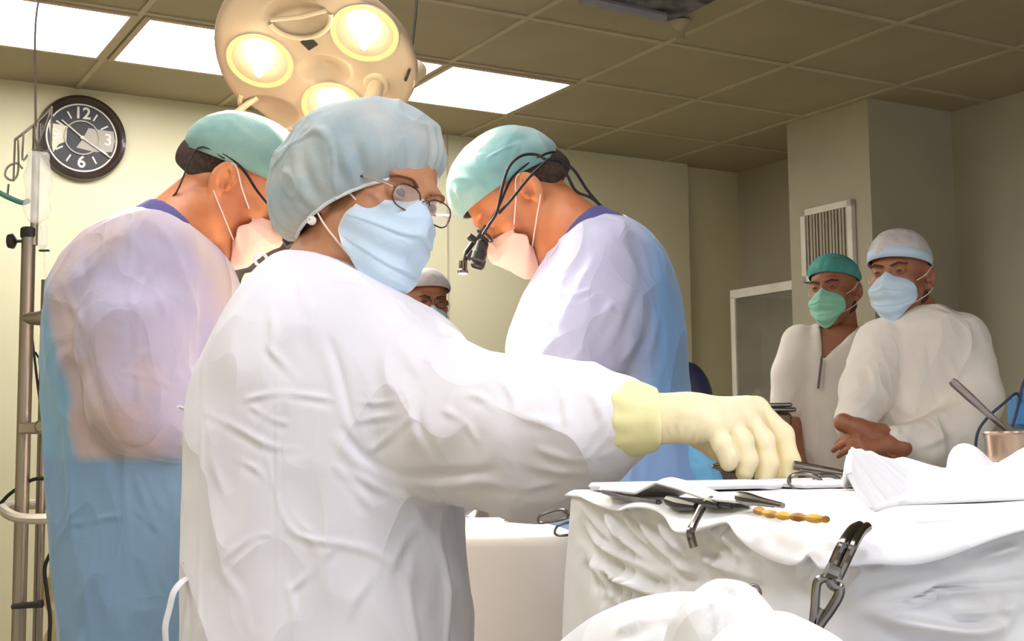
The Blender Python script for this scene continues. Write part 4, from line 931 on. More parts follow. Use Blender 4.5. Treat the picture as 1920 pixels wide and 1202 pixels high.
# hair and ear, glasses, earring
def hp(x, y, z): return NH + NB @ (np.array([x, y, z]) * NSC)
m = MB(); m.lathe([(.001, .004), (.0055, .0035), (.0065, 0), (.0055, -.0035), (.001, -.004)], hp(.0895, .004, -.048), tuple(NB[:, 0]), 18, False)
m.build('pearl_earring', mat('pearl', srgb(250, 246, 240), .15, coat=.6), t)
gm = mat('glasses_wire', srgb(120, 96, 84), .25, .9)
gs = D.objects.new('glasses', None); COL.objects.link(gs); gs.parent = t
for sx in (-1, 1):
    c0 = hp(sx * .031, .108, .020)
    rim = [c0 + NB @ (np.array([.0255 * math.copysign(abs(math.cos(a)) ** .8, math.cos(a)), -.004 * abs(math.cos(a)), .0165 * math.copysign(abs(math.sin(a)) ** .8, math.sin(a))]) * NSC) for a in np.linspace(0, 2 * PI, 32, endpoint=False)]
    r_ = MB().tube(rim, .0011, 8, closed=True).build('lens_rim', gm, gs)
    ln_ = np.array(rim); cm = ln_.mean(0); V = np.concatenate([ln_ + NB[:, 1] * .0005, ln_ - NB[:, 1] * .0005, [cm + NB[:, 1] * .001, cm - NB[:, 1] * .0002]]); n = 32
    F = [(i, (i + 1) % n, 2 * n) for i in range(n)] + [((i + 1) % n + n, i + n, 2 * n + 1) for i in range(n)] + [(i + n, (i + 1) % n + n, (i + 1) % n, i) for i in range(n)]
    mesh_from('lens', V, F, GLASS, gs)
    hx = hp(sx * .058, .104, .026)
    MB().tube([hx, hp(sx * .066, .09, .028), hp(sx * .075, .06, .028)], [.0042, .0044, .004], 8, flat=.5).build('hinge', mat('glasses_silver', srgb(226, 216, 204), .2, .8), gs)
    MB().tube([hp(sx * .075, .06, .028), hp(sx * .080, .02, .026), hp(sx * .081, -.01, .022)], .0032, 8, flat=.5).build('temple_arm', BLACK, gs)
MB().tube(spline([hp(-.007, .110, .024), hp(0, .114, .028), hp(.007, .110, .024)], 4), .0012, 8).build('bridge', gm, gs)
for sx in (-1, 1):
    V, F = surfnet(lambda P: ell((P - hp(sx * .031, .083, .026)) @ NB, (0, 0, 0), (.0105, .0105, .0075)), hp(sx * .031, .083, .026) - .02, hp(sx * .031, .083, .026) + .02, .002)
    mesh_from('eye', V, F, mat('eye_dark', srgb(70, 50, 44), .2), t)
    MB().tube(spline([hp(sx * .014, .0985, .040), hp(sx * .03, .101, .046), hp(sx * .046, .090, .044), hp(sx * .052, .08, .04)], 4), [.0028] * 12 + [.001], 6, flat=.5).build('eyebrow', mat('brow_hair', srgb(130, 84, 62), .8), t)
V, F = surfnet(lambda P: smin(ell((P - NH) @ NB, (0, -.05, .012), (.070, .060, .062)), ell((P - NH) @ NB, (.05, -.045, -.03), (.022, .03, .03)), .02), NH - .15, NH + .15, .005)
V = V + vnormals(V, F) * (.0012 * noise(V * np.array([1, 1, .3]), 160))[:, None]; mesh_from('hair', V, F, HAIR, t)
# ---------------------------------------------------------------- surgeons
def loupes(parent, B_, H_, sc, strap=True, scopes=True, name='loupes'):
    e = D.objects.new(name, None); COL.objects.link(e); e.parent = parent
    q = lambda x, y, z: H_ + B_ @ (np.array([x, y, z]) * sc)
    for sx in (-1, 1):
        MB().tube(spline([q(sx * .072, .09, .020), q(sx * .082, .05, .026), q(sx * .086, .0, .038), q(sx * .078, -.05, .03), q(sx * .05, -.095, .015), q(0, -.115, .0)], 6), .0042, 8, flat=.4).build('strap', BLACKSOFT, e)
        c0 = q(sx * .033, .118, .012)
        MB().tube([q(sx * .033 + .024 * math.cos(a), .108, .016 + .017 * math.sin(a)) for a in np.linspace(0, 2 * PI, 20, endpoint=False)], .0024, 6, closed=True).build('lens_rim', BLACK, e)
        m = MB(); d = B_ @ np.array([0, .93, -.36]); m.lathe([(.009, 0), (.012, .004), (.012, .022), (.014, .024), (.014, .038), (.011, .042), (.010, .036)], c0, d, 20); m.build('magnifier', BLACK, e)
    MB().tube([q(-.07, .10, .022), q(-.02, .118, .026), q(.02, .118, .026), q(.07, .10, .022)], .0038, 8).build('frame', BLACK, e)
    m = MB(); m.box(q(0, .122, .034), (.016, .012, .022), B_, .002); m.tube([q(0, .12, .03), q(0, .15, .028), q(0, .165, .02)], .005, 8); m.box(q(0, .150, .018), (.014, .018, .012), B_, .002); m.build('light_mount', BLACK, e)
    m = MB(); m.lathe([(.008, 0), (.0085, .016), (.0105, .018), (.0105, .024)], q(0, .168, .022), B_ @ np.array([0, .8, -.6]), 16); m.build('headlight', STEEL_DK, e)
    m = MB(); m.lathe([(.0015, .0245), (.009, .0245)], q(0, .168, .022), B_ @ np.array([0, .8, -.6]), 16, False); m.lathe([(.009, .0245), (.001, .0255)], q(0, .168, .022), B_ @ np.array([0, .8, -.6]), 16, False); m.build('headlight_lens', glow('headlight_glow', (1, .93, .8, 1), 3), e)
    return e, q
def back_hair(parent, H_, B_, sc, lowz=-.035, m=HAIR):
    def f(P):
        Q = (P - H_) @ B_ / sc; d = ell(Q, (0, -.012, .050), (.0775, .1005, .085)); d = smin(d, cone(Q, (0, -.07, 0), (0, -.05, -.05), .05, .045), .03)
        d = smax(d, Q[:, 1] * .8 + Q[:, 2] * .12 + .000, .01) ; d = smax(d, -(Q[:, 2] - lowz), .012); d = smax(d, -ell(Q, (.083, -.004, .0), (.02, .026, .045)), .006)
        return smax(d, -ell(Q, (-.083, -.004, .0), (.02, .026, .045)), .006) * sc
    V, F = surfnet(f, H_ - .16, H_ + .16, .004); return mesh_from('hair', V, F, m, parent)
# left surgeon
Y = 2.25; w = W(Y)
t = thing('person', 'person bending in pale blue surgical gown and green cap, seen from behind at left', 'person', (w(270, 800)[0], Y, 0))
LB = basis((.72, .14, -.66), (.64, .0, .72)); LH = w(434, 352, .07)
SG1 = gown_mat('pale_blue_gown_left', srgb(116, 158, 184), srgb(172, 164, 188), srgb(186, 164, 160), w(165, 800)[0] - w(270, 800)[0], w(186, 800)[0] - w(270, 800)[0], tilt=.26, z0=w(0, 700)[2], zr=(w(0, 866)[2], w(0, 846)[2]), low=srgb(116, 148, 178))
rows = [(398, 262, 310, .05, 0), (415, 215, 350, .10, 0), (440, 176, 390, .13, 0), (480, 137, 425, .16, 0), (540, 105, 445, .18, 0), (640, 96, 440, .18, 0), (800, 100, 425, .165, 0), (1000, 112, 425, .165, 0), (1202, 128, 430, .17, 0), (1700, 128, 440, .19, 0), (1780, 128, 440, .19, 0)]
near = A(Y, [(285, 495, -.10, .085), (256, 620, -.16, .088), (268, 750, -.17, .082), (330, 775, -.15, .070), (440, 765, -.08, .05), (500, 750, -.02, .036)])
farr = A(Y, [(330, 500, .13, .08), (360, 640, .19, .075), (400, 750, .16, .065), (520, 745, .08, .036)])
make_body(t, SKIN_TAN, LH, LB, 1.0, (*w(322, 440), .068), rows, Y0=Y, arms=[[(p[0], p[1], p[2], p[3] * .55) for p in near], [(p[0], p[1], p[2], p[3] * .55) for p in farr]], inset=.03)
for ch, th_ in ((near, 1), (farr, -1)):
    V, F = hand_mesh(np.array(ch[-1][:3]) + [.02, 0, 0], (.9, .1, -.35), (.2, 0, .95), 1.0, .55, th_, .0015); mesh_from('surgical_glove', V, F, LATEX, t)
LS = [([(300, 470), (262, 560), (258, 680), (262, 760)], 5, .006), ([(250, 430), (245, 520), (252, 600)], 6, .005), ([(165, 500), (150, 600), (175, 720), (215, 830)], 8, -.012), ([(345, 480), (352, 560), (345, 640)], 8, -.009), ([(270, 500), (295, 550), (315, 600)], 5, .005),
      ([(110, 520), (140, 580), (160, 640)], 5, .007), ([(230, 690), (270, 660), (310, 690)], 5, .006), ([(240, 700), (290, 712), (330, 730)], 4, .005), ([(330, 700), (350, 730), (365, 760)], 6, .005), ([(215, 835), (280, 850), (350, 850)], 6, -.008),
      ([(232, 830), (236, 950), (245, 1100), (250, 1200)], 6, .006), ([(130, 985), (180, 975), (235, 965)], 4, .005), ([(118, 760), (130, 900), (135, 1010), (160, 1130), (170, 1200)], 5, .006), ([(250, 880), (275, 950), (300, 1000)], 6, .006), ([(270, 880), (290, 930), (310, 960)], 5, .005), ([(255, 960), (280, 980), (305, 1000)], 4, .005),
      ([(370, 560), (360, 620), (350, 680)], 7, .006), ([(270, 1060), (290, 1120), (285, 1190)], 7, .006), ([(310, 890), (330, 950), (335, 1010)], 7, .005), ([(210, 440), (180, 480), (160, 520)], 5, .005), ([(300, 430), (335, 480), (345, 520)], 6, .005), ([(250, 1040), (300, 1080), (350, 1150)], 7, .005)]
gown_mesh(t, 'gown', rows, Y, [near, farr], SG1, h=.008, k=.013, noise_a=.0075, ns=8, st=(1, 1, .6), S_=LS, sub=1, seed=11, neck=(tuple(w(300, 470, .0)), tuple(w(350, 380, .0)), .066))
scrub_collar(t, w(316, 448), LH, .056, rise=.022)
MB().tube(spline([w(236, 404, -.02), w(262, 402, -.04), w(300, 408, -.06), w(340, 436, -.07), w(380, 474, -.06), w(412, 500, -.02)], 5), .004, 8).build('neck_binding', SG1, t)
cz = LB @ np.array([0, -.34, .94]); cy_ = LB @ np.array([0, .94, .34]); CRl = np.stack([np.cross(cy_, cz), cy_, cz], 1)
make_cap(t, LH + LB @ np.array([0, -.012, .050]), CRl, (.088, .116, .092), CAP_GREEN, 'surgical_cap', tmax=1.72, pleat=.0012, npl=14, noise_amp=.0022, seed=5, band=CAP_GREEN, tuck=.97, bandw=.0018, n=(120, 60), ns=14)
back_hair(t, LH, LB, 1.0)
make_mask(t, LH, LB, 1.0, MASK_PINK, top=.008, bot=-.115, th=1.05, pleats=0, bulge=.006, seed=5)
loupes(t, LB, LH, 1.0)
# cord of the glasses down the neck
lq = lambda x, y, z: LH + LB @ np.array([x, y, z])
MB().tube(spline([lq(.084, -.03, .03), lq(.07, -.08, .012), w(330, 362, -.03), w(300, 376, -.02), w(292, 384, 0)], 5), .0032, 8, flat=.5).build('glasses_cord', BLACKSOFT, t)
t2 = thing('light_arm', 'black curved flexible arm between the left surgeon and the white gowned shoulder', 'equipment arm', tuple(at_y(430, 900, 2.6)))
pp = [at_y(x, y, Y_) for x, y, Y_ in ((548, 446, 2.5), (520, 470, 2.5), (480, 492, 2.5), (448, 505, 2.52), (436, 560, 2.55), (440, 720, 2.58), (446, 960, 2.58))]
MB().tube(spline(pp, 6), [.012] * 5 + [.016] * 12 + [.014] * 20, 12).build('arm', BLACKSOFT, t2)
MB().lathe([(.012, 0), (.02, .006), (.02, .03), (.014, .034)], pp[0], (.6, -.5, .4), 18).build('lens_head', BLACK, t2)

# right surgeon
Y = 2.4; w = W(Y)
t = thing('person', 'person in pale blue surgical gown and aqua cap looking down through magnifying loupes', 'person', (w(1130, 800)[0], Y, 0))
RB = basis((-.62, -.06, -.78), (-.76, .0, .64)); RH = w(985, 378, .06)
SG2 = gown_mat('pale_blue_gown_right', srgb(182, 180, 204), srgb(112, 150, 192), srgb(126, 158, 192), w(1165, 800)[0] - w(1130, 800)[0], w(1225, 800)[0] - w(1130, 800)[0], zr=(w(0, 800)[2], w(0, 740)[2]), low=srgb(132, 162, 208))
rows = [(410, 1120, 1170, .05, 0), (424, 1085, 1198, .09, 0), (450, 1048, 1225, .13, 0), (490, 1015, 1249, .16, 0), (560, 978, 1270, .18, 0), (640, 945, 1281, .185, 0), (720, 950, 1283, .17, 0), (820, 965, 1302, .17, 0), (920, 965, 1322, .18, 0), (1202, 960, 1340, .19, 0), (1700, 955, 1350, .2, 0)]
near = A(Y, [(1130, 500, -.10, .085), (1105, 610, -.16, .088), (1062, 700, -.18, .083), (985, 735, -.14, .065), (880, 760, -.06, .042), (830, 765, -.02, .036)])
farr = A(Y, [(1080, 520, .13, .08), (1040, 640, .18, .075), (1000, 720, .16, .065), (860, 760, .08, .036)])
make_body(t, SKIN_TAN, RH, RB, 1.0, (*w(1098, 462, .01), .070), rows, Y0=Y, arms=[[(p[0], p[1], p[2], p[3] * .55) for p in near], [(p[0], p[1], p[2], p[3] * .55) for p in farr]], inset=.03)
for ch, th_ in ((near, -1), (farr, 1)):
    V, F = hand_mesh(np.array(ch[-1][:3]) + [-.02, 0, 0], (-.9, .1, -.35), (-.2, 0, .95), 1.0, .55, th_, .0015); mesh_from('surgical_glove', V, F, LATEX, t)
RS = [([(1165, 440), (1195, 480), (1200, 540), (1170, 620), (1130, 690)], 8, -.009), ([(1010, 520), (1005, 560), (1014, 610), (1020, 650)], 4, -.006), ([(1060, 500), (1045, 560), (1020, 620)], 6, .006), ([(1050, 548), (1080, 552), (1110, 540)], 4, .005), ([(1120, 470), (1070, 560), (1010, 680)], 6, .006), ([(1150, 560), (1120, 620), (1060, 690)], 6, .006),
      ([(1215, 480), (1235, 560), (1225, 640), (1190, 700)], 6, .007), ([(1240, 560), (1250, 640), (1240, 710)], 6, .006), ([(1150, 700), (1190, 690), (1230, 700)], 5, .006), ([(1190, 830), (1185, 870), (1180, 910)], 5, .005), ([(1215, 830), (1210, 880), (1212, 915)], 5, .004), ([(970, 600), (960, 640), (950, 680)], 6, .005), ([(1200, 620), (1170, 680), (1160, 715)], 6, .006)]
gown_mesh(t, 'gown', rows, Y, [near, farr], SG2, h=.008, k=.013, noise_a=.0075, ns=8, st=(1, 1, .6), S_=RS, sub=1, seed=21, neck=(tuple(w(1110, 490, .01)), tuple(w(1060, 420, .01)), .068))
scrub_collar(t, w(1104, 462, .01), RH, .060, rise=.026)
MB().tube(spline([w(1018, 506, -.05), w(1040, 470, -.1), w(1070, 440, -.11), (w(1110, 423, -.09)), w(1150, 416, -.04), w(1172, 418, -.0)], 5), .004, 8).build('neck_binding', SG2, t)
MB().lathe([(.001, .012), (.012, .006), (.014, -.004), (.001, -.012)], w(1169, 414, -.02), n=12, cap=False).build('tie_knot', STRING, t)
cz = RB @ np.array([0, -.34, .94]); cy_ = RB @ np.array([0, .94, .34]); CRr = np.stack([np.cross(cy_, cz), cy_, cz], 1)
make_cap(t, RH + RB @ np.array([0, -.010, .056]), CRr, (.090, .120, .098), CAP_AQUA, 'surgical_cap', tmax=1.75, pleat=.003, npl=18, noise_amp=.004, seed=8, band=CAP_AQUA, tuck=.93, bandw=.002, n=(160, 80), ns=15)
back_hair(t, RH, RB, 1.0, lowz=-.03)
make_mask(t, RH, RB, 1.0, MASK_PINK, top=.0, bot=-.118, th=1.05, pleats=0, bulge=.006, seed=6)
e, rq = loupes(t, RB, RH, 1.0)
c1 = [w(905, 440, -.09), w(918, 420, -.09), w(932, 396, -.1), w(942, 350, -.1), w(955, 312, -.09), w(978, 292, -.07), w(1005, 290, -.05), w(1024, 300, -.05)]
c2 = [w(1024, 300, -.05), w(1045, 298, -.04), w(1075, 318, -.02), w(1100, 355, 0), w(1125, 385, 0), w(1152, 412, 0)]
c3 = [w(1024, 300, -.05), w(1048, 305, -.03), w(1064, 330, -.02), w(1080, 358, .0), w(1110, 372, 0), w(1135, 394, 0), w(1156, 416, 0)]
for c_ in (c1, c2, c3): MB().tube(spline(c_, 6), .0028, 8).build('light_cable', BLACKSOFT, e)
MB().tube(spline([w(935, 400, -.10), w(960, 372, -.10), w(990, 335, -.09), w(1024, 303, -.06)], 6), .006, 8, flat=.5).build('strap', BLACKSOFT, e)
# blue sterile wrap at the hem side
def fw1(P):
    c = w(1308, 872, -.1); return smin(ell(P, c, (.03, .03, .05)), cone(P, w(1275, 822, -.1), w(1325, 905, -.1), .012, .028), .02)
V, F = surfnet(fw1, w(1300, 870, -.1) - .12, w(1300, 870, -.1) + .12, .004); N = vnormals(V, F); V = V + N * cloth_noise(V, 30, .004, seed=3)[:, None]
mesh_from('gown_tail', V, F, mat('bright_blue_wrap', srgb(120, 186, 226), .75), t)['label'] = 'bright blue gathered gown tail'
# ---------------------------------------------------------------- observers
def observer(Y, label, rows, H, B_, sc, neck, arms, skin, gownm, cap, mask, neckr=.062, arm_short=None, hands=None, seed=31, ax=None, stro=None):
    w = W(Y); t = thing('person', label, 'person', (neck[0], Y, 0))
    hd = []
    if hands: hd = [hand_mesh(*a, **k) for a, k in hands]
    make_body(t, skin, H, B_, sc, (*neck, neckr), rows, Y0=Y, arms=arms['body'], hands=hd, inset=.02, res=.004)
    d = np.array(H) - np.array(neck); d /= np.linalg.norm(d)
    gown_mesh(t, 'gown', rows, Y, arms['gown'], gownm, h=.009, k=.016, noise_a=.005, ns=7, st=(1, 1, .6), S_=stro, sub=1, seed=seed, neck=(tuple(np.array(neck) - d * .03), tuple(np.array(neck) + d * .1), neckr + .004), extra=ax)
    cap(t, H, B_, sc); mask(t, H, B_, sc)
    q = lambda x, y, z: H + B_ @ (np.array([x, y, z]) * sc)
    for sx in (-1, 1):
        c = q(sx * .031, .085, .025); V, F = surfnet(lambda P: ell((P - c) @ B_, (0, 0, 0), (.0115, .008, .005)), c - .02, c + .02, .0025); mesh_from('eye', V, F, mat('eye_dark', srgb(70, 50, 44), .2), t)
        MB().tube([q(sx * .012, .098, .040), q(sx * .034, .099, .047), q(sx * .053, .08, .042)], [.0042, .0045, .002], 6, flat=.6).build('eyebrow', HAIR, t)
    return t, q
# tall man with crossed hands
Y = 3.7; w = W(Y)
HB = w(1690, 528); BB = basis((-.62, -.78, -.06), (.02, .05, 1))
rows = [(572, 1700, 1758, .05, 0), (588, 1670, 1785, .09, 0), (606, 1645, 1802, .12, 0), (650, 1628, 1826, .14, 0), (710, 1612, 1842, .145, 0), (790, 1602, 1848, .145, 0), (880, 1600, 1850, .15, 0), (1100, 1600, 1850, .16, 0), (1300, 1595, 1860, .17, 0)]
gl_ = A(Y, [(1795, 645, -.02, .09), (1822, 750, -.08, .085), (1795, 815, -.15, .080), (1730, 832, -.22, .060), (1680, 828, -.25, .042)])
gr_ = A(Y, [(1655, 650, -.04, .08), (1625, 730, -.10, .075), (1605, 785, -.18, .05), (1600, 800, -.2, .045)])
def cap1(t, H, B_, sc):
    cz = B_ @ np.array([0, -.2, .98]); cy = B_ @ np.array([0, .98, .2]); R = np.stack([np.cross(cy, cz), cy, cz], 1)
    make_cap(t, H + B_ @ np.array([0, 0, .058]), R, (.086, .108, .094), CAP_NET, 'surgical_cap', tmax=1.62, pleat=.003, npl=16, noise_amp=.004, seed=9, tuck=.98, n=(120, 60), ns=16)
    pts = [H + B_ @ np.array([0, .0, .058]) + R @ np.array([.0875 * math.cos(a), .1095 * math.sin(a), -.0]) for a in np.linspace(0, 2 * PI, 48, endpoint=False)]
    V = []; F = []
    for i, p in enumerate(pts):
        for z in (-.013, .017): V.append(p + cz * z + (p - H - B_ @ np.array([0, 0, .058])) * .01)
    n = 48; F = [(2 * i, 2 * ((i + 1) % n), 2 * ((i + 1) % n) + 1, 2 * i + 1) for i in range(n)]
    o = mesh_from('head_band', V, F, MASK_BLUE, t); md = o.modifiers.new('t', 'SOLIDIFY'); md.thickness = .002
def mask1(t, H, B_, sc): make_mask(t, H, B_, sc, MASK_BLUE, top=.012, bot=-.118, th=1.05, pleats=3, seed=7, nt=50)
BS = [([(1640, 640), (1680, 700), (1740, 730)], 5, .007), ([(1700, 640), (1720, 700), (1700, 760)], 6, .007), ([(1640, 700), (1680, 760), (1740, 790)], 5, .007), ([(1740, 640), (1745, 700), (1760, 760)], 5, -.008), ([(1680, 800), (1740, 790), (1790, 760)], 5, .008), ([(1700, 840), (1750, 830), (1800, 800)], 5, .007), ([(1760, 640), (1790, 700), (1800, 760)], 5, .007), ([(1600, 770), (1630, 760), (1660, 770)], 4, .006), ([(1630, 680), (1640, 730), (1620, 760)], 4, .006), ([(1690, 815), (1700, 790), (1730, 770)], 5, -.008)]
hb = w(1628, 818, -.26); hb2 = w(1600, 800, -.24)
tB, q = observer(Y, 'tall bearded person with hands folded, in white gown, sheer white cap and pale blue mask', rows, HB, BB, 1.03, w(1728, 600, .02), dict(gown=[gl_, gr_], body=[[(p[0], p[1], p[2], p[3] * .55) for p in gl_] + [tuple(hb + np.array([.02, -.01, -.005])) + (.028,)], [(p[0], p[1], p[2], p[3] * .55) for p in gr_] + [tuple(hb2 + np.array([-.0, 0, 0])) + (.028,)]]),
    SKIN_DK, DIM_WHITE, cap1, mask1, hands=[((w(1672, 836, -.27), (-.95, -.1, .10), (.0, -.75, .6)), dict(sc=1.0, curl=.5, thumb=1, h=.004)), ((w(1600, 800, -.25), (.75, -.3, -.35), (-.3, -.8, .5)), dict(sc=.95, curl=.35, thumb=1, h=.004))], seed=33, stro=BS)
V, F = surfnet(lambda P: (lambda Q: smax(smax(cone(Q, (.058, .01, -.045), (0, .066, -.095), .0225, .025), -(Q[:, 1] + .01), .01), -1 * (.2 + 0 * Q[:, 0]), .01))(np.abs((P - HB) @ BB * np.array([1, 0, 0])) + (P - HB) @ BB * np.array([0, 1, 1])), HB - .16, HB + .16, .005)
mesh_from('beard', V, F, BEARD, tB)
back_hair(tB, HB, BB, 1.03)
# shorter man in a tunic
Y = 4.5; w = W(Y)
HA = w(1566, 552); BA = basis((-.62, -.78, -.08), (.0, .05, 1))
rows = [(600, 1540, 1598, .05, 0), (612, 1515, 1625, .09, 0), (630, 1495, 1640, .12, 0), (680, 1485, 1650, .13, 0), (760, 1482, 1650, .13, 0), (860, 1488, 1650, .14, 0), (1010, 1485, 1655, .15, 0)]
gl_ = A(Y, [(1640, 650, -.02, .075), (1655, 720, -.05, .07), (1650, 770, -.05, .068)])
gr_ = A(Y, [(1500, 645, -.02, .07), (1484, 700, -.03, .065), (1478, 760, -.04, .062)])
bl_ = A(Y, [(1640, 650, -.02, .045), (1655, 770, -.05, .04), (1655, 870, -.05, .032), (1655, 960, -.08, .024)])
br_ = A(Y, [(1500, 645, -.02, .045), (1480, 770, -.04, .038), (1490, 860, -.1, .030), (1520, 900, -.2, .024)])
def cap2(t, H, B_, sc):
    cz = B_ @ np.array([0, -.28, .96]); cy = B_ @ np.array([0, .96, .28]); R = np.stack([np.cross(cy, cz), cy, cz], 1)
    make_cap(t, H + B_ @ np.array([0, -.006, .060]), R, (.088, .106, .080), CAP_TEAL, 'surgical_cap', tmax=1.7, pleat=.003, npl=14, noise_amp=.003, seed=10, tuck=.94, n=(100, 50), ns=16)
def mask2(t, H, B_, sc): make_mask(t, H, B_, sc, MASK_GREEN, top=.010, bot=-.118, th=1.0, pleats=3, seed=8, nt=50)
def vneck(P, d):   # V-shaped neck opening
    px = topx(P); x, y = px[:, 0], px[:, 1]
    e = np.maximum(np.maximum(1537 + (y - 604) * .06 - x, x - (1618 - (y - 604) * 1.05)), (P[:, 1] - 4.5) * 500) * .0018
    return smax(d, -e, .004)
tA, q = observer(Y, 'person in white V-neck tunic with dark placket, teal cap and mint green mask', rows, HA, BA, 1.02, w(1575, 618, .02), dict(gown=[gl_, gr_], body=[bl_, br_]), SKIN_DK, DIM_WHITE, cap2, mask2, ax=vneck, hands=[((bl_[-1][:3], (0, -.1, -1), (.9, -.3, 0)), dict(sc=.95, curl=.3, h=.006)), ((br_[-1][:3], (.6, -.5, -.4), (-.3, -.7, .5)), dict(sc=.95, curl=.3, h=.006))], seed=35,
    stro=[([(1540, 690), (1520, 740), (1500, 780)], 6, .006), ([(1600, 690), (1590, 760), (1600, 820)], 6, .006), ([(1550, 760), (1560, 800), (1550, 850)], 6, .006)])
V, F = surfnet(lambda P: (lambda Q: smax(cone(Q, (.058, .01, -.045), (0, .066, -.095), .0225, .025), -(Q[:, 1] + .01), .01))(np.abs((P - HA) @ BA * np.array([1, 0, 0])) + (P - HA) @ BA * np.array([0, 1, 1])), HA - .16, HA + .16, .006)
mesh_from('beard', V, F, BEARD, tA); back_hair(tA, HA, BA, 1.02)
def on_front(x, y, Y, r, off=.0):   # find the chest surface of an elliptical torso at this pixel
    return at_y(x, y, Y - r - off)
# V opening: a skin panel lying on the chest, and the placket under it
pa, pb = on_front(1541, 668, Y, .139), on_front(1534, 728, Y, .143)
MB().tube([pa, pb], .008, 8, flat=.5).build('placket', mat('dark_placket', srgb(96, 86, 92), .7), tA)
# background woman by the wall
Y = 4.6; w = W(Y)
HW = w(799, 578); BW = basis((.32, -.94, -.1), (.02, .0, 1))
rows = [(650, 768, 822, .05, 0), (664, 745, 850, .09, 0), (684, 722, 868, .11, 0), (760, 715, 875, .12, 0), (900, 718, 872, .13, 0), (1060, 712, 878, .14, 0)]
def cap3(t, H, B_, sc):
    cz = B_ @ np.array([0, -.2, .98]); cy = B_ @ np.array([0, .98, .2]); R = np.stack([np.cross(cy, cz), cy, cz], 1)
    make_cap(t, H + B_ @ np.array([0, -.004, .062]), R, (.086, .104, .078), CAP_NET, 'surgical_cap', tmax=1.6, pleat=.003, npl=14, noise_amp=.003, seed=12, tuck=.96, n=(90, 40), ns=16)
def mask3(t, H, B_, sc): make_mask(t, H, B_, sc, MASK_BLUE, top=.004, bot=-.11, th=.95, pleats=2, seed=9, nt=40)
gl_ = A(Y, [(850, 700, 0, .06), (866, 800, 0, .055), (868, 880, -.05, .045)]); gr_ = A(Y, [(738, 700, 0, .06), (724, 800, 0, .055), (724, 880, -.05, .045)])
tW, q = observer(Y, 'person with glasses and sheer cap, only the head showing over the white gowned shoulder', rows, HW, BW, .95, w(795, 655, .02), dict(gown=[gl_, gr_], body=[[(p[0], p[1], p[2], p[3] * .6) for p in gl_], [(p[0], p[1], p[2], p[3] * .6) for p in gr_]]), SKIN_DK, DIM_WHITE, cap3, mask3, seed=37)
for sx in (-1, 1):
    MB().tube([q(sx * .031 + .025 * math.cos(a), .106, .018 + .018 * math.sin(a)) for a in np.linspace(0, 2 * PI, 20, endpoint=False)], .0022, 6, closed=True).build('glasses_rim', gm, tW)
    MB().tube([q(sx * .057, .103, .024), q(sx * .078, .04, .026), q(sx * .08, 0, .024)], .002, 6).build('glasses_temple', gm, tW)
# ================================================================== OPERATING TABLE (patient drape)
def grid_mesh(name, fn, nu, nv, material, parent=None, th=.002, S_=None, closed_u=False):
    u, v = np.meshgrid(np.linspace(0, 1, nu), np.linspace(0, 1, nv)); V = fn(u.ravel(), v.ravel())
    F = np.array([(j * nu + i, j * nu + i + 1, (j + 1) * nu + i + 1, (j + 1) * nu + i) for j in range(nv - 1) for i in range(nu - 1)])
    N = vnormals(V, F); vd = CAM - V
    if ((N * vd).sum(1) > 0).mean() < .5: F = F[:, ::-1]; N = -N
    if S_: V = V + N * strokes(V, N, S_)[:, None]
    o = mesh_from(name, V, F, material, parent)
    if th: md = o.modifiers.new('thickness', 'SOLIDIFY'); md.thickness = th; md.offset = -1
    return o
ox0, ox1, oy0, oy1, oz = -.41, -.09, 1.97, 3.9, .985
t = thing('operating_table', 'operating table with patient under a cream white surgical drape between the surgeons', 'operating table', ((ox0 + ox1) / 2, 2.9, 0))
DP = np.array([(ox0, oy1), (ox0, oy0), (.085, oy0), (.085, 2.14), (ox1, 2.18), (ox1, oy1)])
def drape(u, v):
    sg = np.linalg.norm(np.diff(DP, axis=0), axis=1); per = np.concatenate([[0], np.cumsum(sg)]); s = u * per[-1]
    def at(q): q = np.clip(q, 0, per[-1]); return np.stack([np.interp(q, per, DP[:, 0]), np.interp(q, per, DP[:, 1])], 1)
    P = sum(at(s + k * .02) for k in range(-3, 4)) / 7; tn = at(s + .06) - at(s - .06); tn /= np.linalg.norm(tn, axis=1, keepdims=True) + 1e-9; nn = np.stack([tn[:, 1], -tn[:, 0]], 1)
    if ((nn * (P - np.array([-.2, 2.9]))).sum(1)).mean() < 0: nn = -nn
    top = np.clip(v / .12, 0, 1); hang = np.clip((v - .12) / .88, 0, 1)
    k = -.10 * (1 - top) + .01 * np.sin(top * PI / 2) + hang * .02 + hang * (.009 * np.sin(s * 14) + .005 * np.sin(s * 31 + 1))
    Q = P + nn * k[:, None]
    return np.stack([Q[:, 0], Q[:, 1], oz - hang * .72 - .012 * top ** 2 + .012 * (1 - top)], 1)
grid_mesh('drape_skirt', drape, 300, 60, CREAM_CLOTH, t)
V, F = surfnet(lambda P: smin(smin(ell(P, (-.25, 2.9, 1.0), (.13, .75, .12)), smax(smax(np.abs(P[:, 0] + .25) - .16, np.abs(P[:, 1] - 2.94) - .95, .04), np.abs(P[:, 2] - .96) - .035, .03), .06), ell(P, (-.25, 3.6, 1.04), (.10, .13, .10)), .04), (-.5, 1.9, .85), (.15, 4.0, 1.25), .014)
N = vnormals(V, F); V = V + N * cloth_noise(V, 9, .006, seed=41)[:, None]; V[:, 2] = np.minimum(V[:, 2], 1.2)
mesh_from('patient_drape', V, F, CREAM_CLOTH, t)
MB().box((-.16, 2.06, .955), (.44, .14, .03), None, .01).build('foot_board', CREAM_CLOTH, t)
MB().box((-.25, 2.94, .88), (.28, 1.8, .08), None, .01).build('table_top', BLACKSOFT, t, False)
